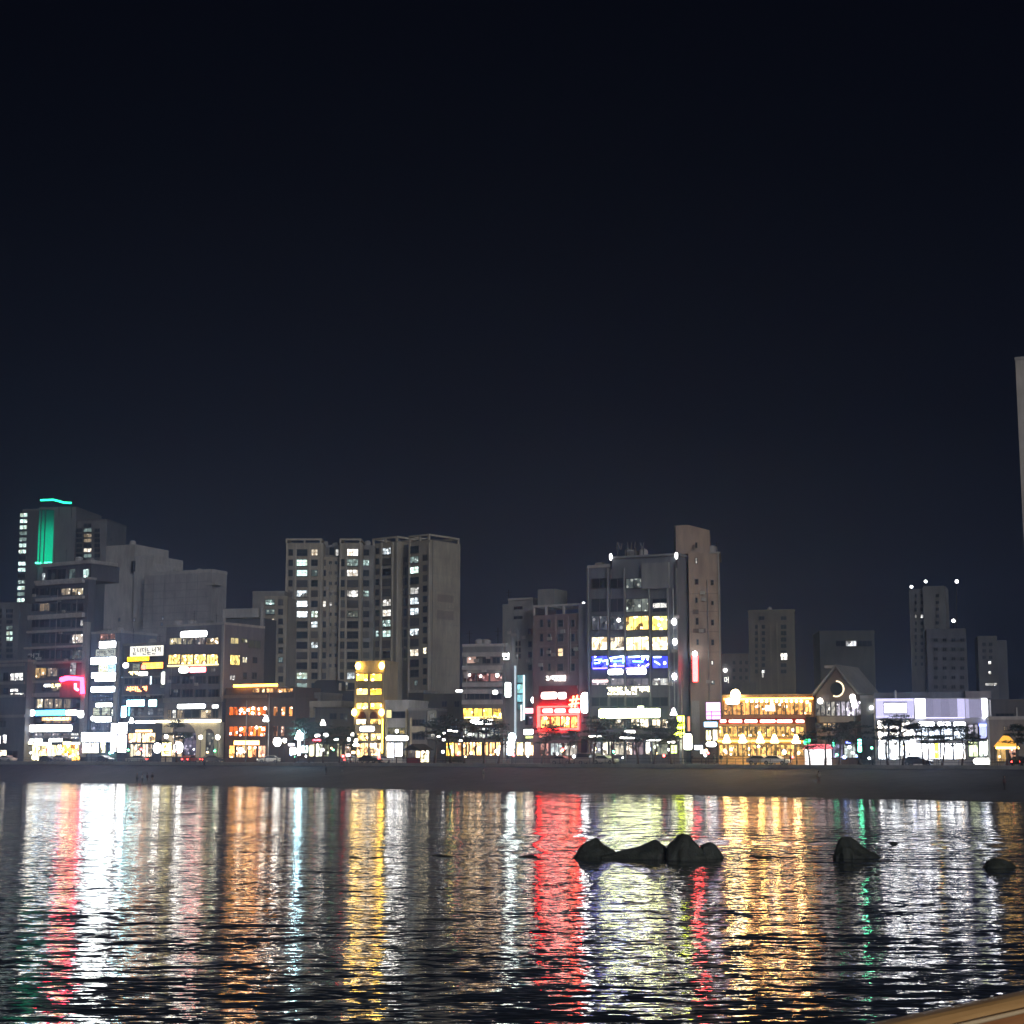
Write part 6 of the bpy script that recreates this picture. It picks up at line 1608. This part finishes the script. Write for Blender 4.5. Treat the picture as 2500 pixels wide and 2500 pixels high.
# ------------------------------------------------------------------ fittings on roofs and walls
def roof_kit(b, c, x0, x1, y, w, seed, f=None, n=3):
    q = random.Random(seed); ff = f or b.f
    (a, yy), (e_, _) = px_(c, x0, y), px_(c, x1, y)
    for i in range(n):
        u, z = ff.uz(a + (e_ - a) * (i + q.uniform(.15, .85)) / n, yy, w)
        k = q.randrange(3)
        if k == 0:
            b.part('roof_unit', MB().box(u - .7, u + .7, w + .8, w + 2, z - 1, z + q.uniform(.7, 1.3)).box(u - .5, u + .5, w + .78, w + .799, z + .1, z + .6), GREY, f)
        elif k == 1:
            b.part('roof_tank', MB().tube([(u, w + 2, z - 1), (u, w + 2, z + 1.2), (u, w + 2, z + 1.5)], [.9, .9, .5], 12), PALE, f)
        else:
            h_ = q.uniform(2, 4)
            b.part('antenna', MB().tube([(u, w + 1, z - 1), (u, w + 1, z + h_)], .06, 5).box(u - .6, u + .6, w + .97, w + 1.03, z + h_ * .8, z + h_ * .8 + .06).box(u - .4, u + .4, w + .97, w + 1.03, z + h_ * .6, z + h_ * .6 + .06), BLACKM, f)
def wall_kit(b, c, x0, x1, y0, y1, seed, n=5, f=None, w=0.0, pipes=1):
    q = random.Random(seed); ff = f or b.f
    for i in range(n):
        x, y = px_(c, q.uniform(x0, x1), q.uniform(y0, y1)); u, z = ff.uz(x, y, w)
        b.part('air_conditioner', MB().box(u - .42, u + .42, w - .38, w - .004, z - .3, z + .3).box(u - .25, u + .25, w - .40, w - .381, z - .2, z + .2), PALE, f)
    for i in range(pipes):
        x = q.uniform(x0, x1); u, za_ = ff.uz(*px_(c, x, y0), w); _, zb_ = ff.uz(*px_(c, x, y1), w)
        b.part('drain_pipe', MB().tube([(u, w - .12, zb_), (u, w - .12, za_)], .08, 6), METAL, f)
BL_ = {}
for o in list(col.objects):
    if o.type == 'EMPTY' and o.get('category'): BL_.setdefault(o.name, o)
def again(nm, fr):
    b = Building.__new__(Building); b.root = BL_[nm]; b.f = fr; b.inv = fr.m.inverted(); return b
bt = again('apartment_tower', FL)
roof_kit(bt, 'D', 545, 700, 262, 4.5, 4, n=2); roof_kit(bt, 'D', 905, 1000, 265, 2.5, 9, n=1); wall_kit(bt, 'D', 590, 700, 420, 1500, 5, 9, w=1.6, pipes=2); wall_kit(bt, 'D', 235, 300, 380, 1500, 6, 6, pipes=1)
wall_kit(bt, 'D', 1180, 1320, 420, 1300, 15, 9, f=FRt, w=2.2, pipes=1)
for k in range(1, 13):
    z = be[3] * k / 13
    bt.part('wall_joint', MB().box(be[1] + .002, be[1] + .02, .02, be[5] - .02, z, z + .09), surf('joint_shade', (.19, .175, .145)), FRt)
bt.part('drain_pipe', MB().tube([(be[1] + .12, be[5] * .08, -1), (be[1] + .12, be[5] * .08, be[3])], .1, 6), METAL, FRt)
bo = again('office_building', F12); roof_kit(bo, 'G', 470, 790, 520, 1.0, 3, n=4); roof_kit(bo, 'G', 190, 430, 655, 1, 6, n=2); wall_kit(bo, 'G', 1135, 1225, 900, 2500, 8, 5)
bp = again('pub_building', F11); wall_kit(bp, 'F', 850, 1190, 520, 930, 3, 6)
bc = again('cafe_building', F9); roof_kit(bc, 'F', 120, 480, 690, 1, 12, n=4); wall_kit(bc, 'F', 130, 480, 760, 1180, 7, 5)
bb = again('balcony_building', F1); roof_kit(bb, 'A', 500, 1000, 795, 3, 5, n=4); wall_kit(bb, 'A', 360, 900, 1100, 1900, 2, 8, pipes=2)
ba = again('arcade_building', F4); roof_kit(ba, 'C', 210, 820, 130, 1, 17, n=5); wall_kit(ba, 'C', 250, 800, 600, 900, 9, 5)
bs = again('stair_tower', F10); roof_kit(bs, 'F', 500, 540, 285, 1.5, 5, n=1); wall_kit(bs, 'F', 500, 760, 520, 900, 4, 5, w=.8, pipes=2)
bw = again('brown_tower', F13); wall_kit(bw, 'G', 1500, 1600, 800, 2300, 4, 4, pipes=1); roof_kit(bw, 'G', 1620, 1725, 480, 1, 8, n=2)
bh = again('windowless_hotel', Frame(380, 450, 24)); roof_kit(bh, 'Z', 255, 320, 1331, 6, 3, n=2); roof_kit(bh, 'Z', 390, 500, 1400, 2, 23, n=3)
for k in range(1, 8):
    y = 1405 + k * 18; bh.slab('Z', 346, y, 510, y + 1.2, surf('joint_grey', (.16, .16, .175)), y=-.05, name='wall_joint')
for k in range(1, 6): bh.slab('Z', 345 + k * 27, 1404, 346 + k * 27, 1560, surf('joint_grey', (.16, .16, .175)), y=-.048, name='wall_joint')
bn = again('narrow_shop_building', F2); roof_kit(bn, 'B', 1010, 1320, 215, 1, 2, n=3)
bq = again('sign_stack_building', F3); roof_kit(bq, 'B', 1390, 1830, 345, 1, 11, n=3); wall_kit(bq, 'B', 1390, 1830, 720, 1140, 8, 5)
# small lights at street level
HUES = (('warm', (1, .66, .25)), ('white', (.95, .97, 1)), ('red', (1, .08, .08)), ('green', (.15, 1, .45)), ('blue', (.25, .4, 1)))
for px0, px1, nm, ks in ((60, 130, 'the brightest yellow shop', (0, 1, 2)), (140, 205, 'the shop with the yellow triangle', (0, 2, 4)), (220, 285, 'the narrow white building', (1, 3, 4)), (300, 395, 'the sign stack', (0, 2, 3)),
                         (405, 535, 'the cream arches', (0, 1, 2, 3)), (560, 650, 'the timber bar', (0, 1, 2)), (690, 750, 'the leftmost pines', (0, 1, 3, 4)), (765, 850, 'the dark low house left of the hotel', (0, 1, 2, 3)), (870, 935, 'the yellow hotel', (0, 2)),
                         (1000, 1045, 'the kiosk', (0, 1, 2)), (1050, 1120, 'the pines right of the tall banner', (0, 1, 2, 3)), (1135, 1225, 'the grey four-storey block', (0, 1, 2)), (1235, 1290, 'the cyan-lit stair', (1, 2, 4)),
                         (1300, 1415, 'the red-brown block', (0, 1, 2)), (1440, 1530, 'the left half of the office', (0, 1, 3)), (1540, 1640, 'the right half of the office', (0, 1, 2, 4)), (1660, 1760, 'the brown tower', (0, 1, 2)),
                         (1770, 1950, 'the restaurant terrace', (0, 1, 2)), (1965, 2080, 'the gable house', (1, 2, 3, 4)), (2090, 2135, 'the blank annex', (1, 3, 4)), (2150, 2260, 'the left half of the white storefront', (0, 1, 4)), (2270, 2410, 'the right half of the white storefront', (0, 1, 2))):
    for k in ks:
        px = R.uniform(px0, px1); hue, c = HUES[k]
        D = row_depth(px) - R.choice((R.uniform(.8, 2), R.uniform(9.5, 13.5))); h = R.uniform(.8, 2.8); r = R.uniform(.15, .28)
        o = thing('small_lamp', 'small %s lamp at street level before %s' % (hue, nm), 'lamp', Matrix.Translation(ground_pt(px, D, GZ - .1)), 'small lamps at street level')
        link('post', MB().tube([(0, 0, 0), (0, 0, h)], .035, 5).mesh('post', BLACKM), o)
        link('bulb', MB().ball((0, 0, h + r), r, 8, 5).mesh('bulb', glow(c, 9)), o)
# lit boards and tents standing among and before the pines
FX = Frame(760, row_depth(760) - 13.2, 34)
for c, x0, y0, x1, y1, cl, st, pl, lab in (
        ('M', 1215, 850, 1330, 905, (1, .8, .85), 5, .4, 'pinkish lit awning left of the white tent light among the left pines'), ('M', 1240, 920, 1370, 1065, (1, .93, .7), 5, .3, 'cream lit board at the foot of the leftmost pines'),
        ('M', 1352, 660, 1495, 800, (.9, .97, 1), 6, .2, 'white tent-like light above the cream board among the left pines'), ('M', 1385, 810, 1440, 1080, (.95, 1, 1), 8, .2, 'upright white lit board in the middle of the left pines'),
        ('M', 1450, 890, 1580, 1030, (.75, 1, .93), 3, .2, 'mint-white lit board right of the upright white one'), ('M', 1595, 875, 1690, 1095, (1, .9, .5), 2.4, .3, 'yellow-green lit door board left of the dark low house'),
        ('M', 1722, 875, 1790, 1010, (.95, 1, .75), 2.6, .4, 'pale lit board beside the yellow-green door board'), ('M', 1695, 680, 1800, 750, (1, .97, .9), 4, .5, 'small white cloud-shaped light over the red pill sign'),
        ('E', 225, 1330, 285, 1385, (.95, 1, .95), 4, .5, 'first round white light in the pines left of the hotel'), ('E', 345, 1390, 400, 1418, (.95, 1, .95), 5, .5, 'thin white light in the rounded pine left of the hotel'),
        ('E', 495, 1375, 535, 1430, (1, .95, .8), 5, .4, 'white light at the lower left corner of the hotel'), ('E', 535, 1325, 575, 1380, (1, .95, .8), 5, .4, 'slanted white light above the lower left corner of the hotel'),
        ('E', 480, 1560, 535, 1600, (1, .4, .4), 4, .4, 'pink lit board on the kerb left of the hotel'), ('E', 540, 1530, 590, 1570, (1, .7, .3), 4, .4, 'orange lit board on the kerb at the left foot of the hotel')):
    sign(lab, FX, c, x0, y0, x1, y1, cl, st, w=0, pill=pl, name='lit_board')
FY = Frame(1150, row_depth(1150) - 13.4, 34)  # glows added in place of bright gaps through the pine crowns
for i, (x0, y0, x1, y1, lab) in enumerate(((1440, 1340, 1480, 1375, 'upper left'), (1560, 1320, 1600, 1350, 'upper middle'), (1620, 1290, 1675, 1318, 'topmost'), (1560, 1390, 1600, 1425, 'lower middle'), (1500, 1350, 1545, 1385, 'left of centre'), (1740, 1400, 1795, 1430, 'lower right'), (1850, 1330, 1900, 1360, 'rightmost'), (1680, 1300, 1740, 1325, 'right of the topmost'))):
    sign('%s of the white glows added for gaps in the pines right of the banner' % lab, FY, 'E', x0, y0, x1, y1, (1, .97, .88), 4, w=0, pill=.45, name='lit_board')
for x0, y0, x1, y1, lab in ((175, 1425, 335, 1452, 'pale awning light before the left office shops'), (545, 1440, 730, 1470, 'pale awning light before the middle office shops'), (780, 1468, 1060, 1496, 'long pale awning light before the right office shops'), (600, 1362, 740, 1402, 'white oval light above the middle office shops'), (1108, 1490, 1200, 1522, 'white oval light at the right end of the office shops')):
    sign(lab, F12, 'H', x0, y0, x1, y1, (1, .97, .9), 5, w=-9.5, pill=.45, name='awning_light')
# low rail along the promenade edge
o = thing('guard_rail', 'low dark railing along the beach edge of the promenade', 'railing')
def rtube(m_, v, z, r): 
    m_.tube([row(-60, v, z), row(310, v, z)], r, 5)
mb = MB(); rtube(mb, -14.7, GZ + .95, .04); link('top_rail', mb.mesh('top_rail', BLACKM), o)
mb = MB(); rtube(mb, -14.7, GZ + .5, .03); link('mid_rail', mb.mesh('mid_rail', BLACKM), o)
pm = MB().tube([(0, 0, 0), (0, 0, .95)], .045, 5).mesh('post', BLACKM)
for i in range(124): link('post', pm, o, Matrix.Translation(row(-60 + i * 3, -14.7, GZ)))

# ------------------------------------------------------------------ thin haze volume added for the veiling glare of the town lights
hm, t = new_mat('glare_haze')
out = t.nodes.new('ShaderNodeOutputMaterial'); pv = t.nodes.new('ShaderNodeVolumePrincipled')
pv.inputs['Color'].default_value = (.38, .56, 1.0, 1); pv.inputs['Density'].default_value = HAZE; pv.inputs['Anisotropy'].default_value = .78
t.links.new(pv.outputs[0], out.inputs['Volume'])
o = link('haze', MB().box(-900, 900, -260, 1100, -4, 118).mesh('haze', hm)); o['kind'] = 'stuff'
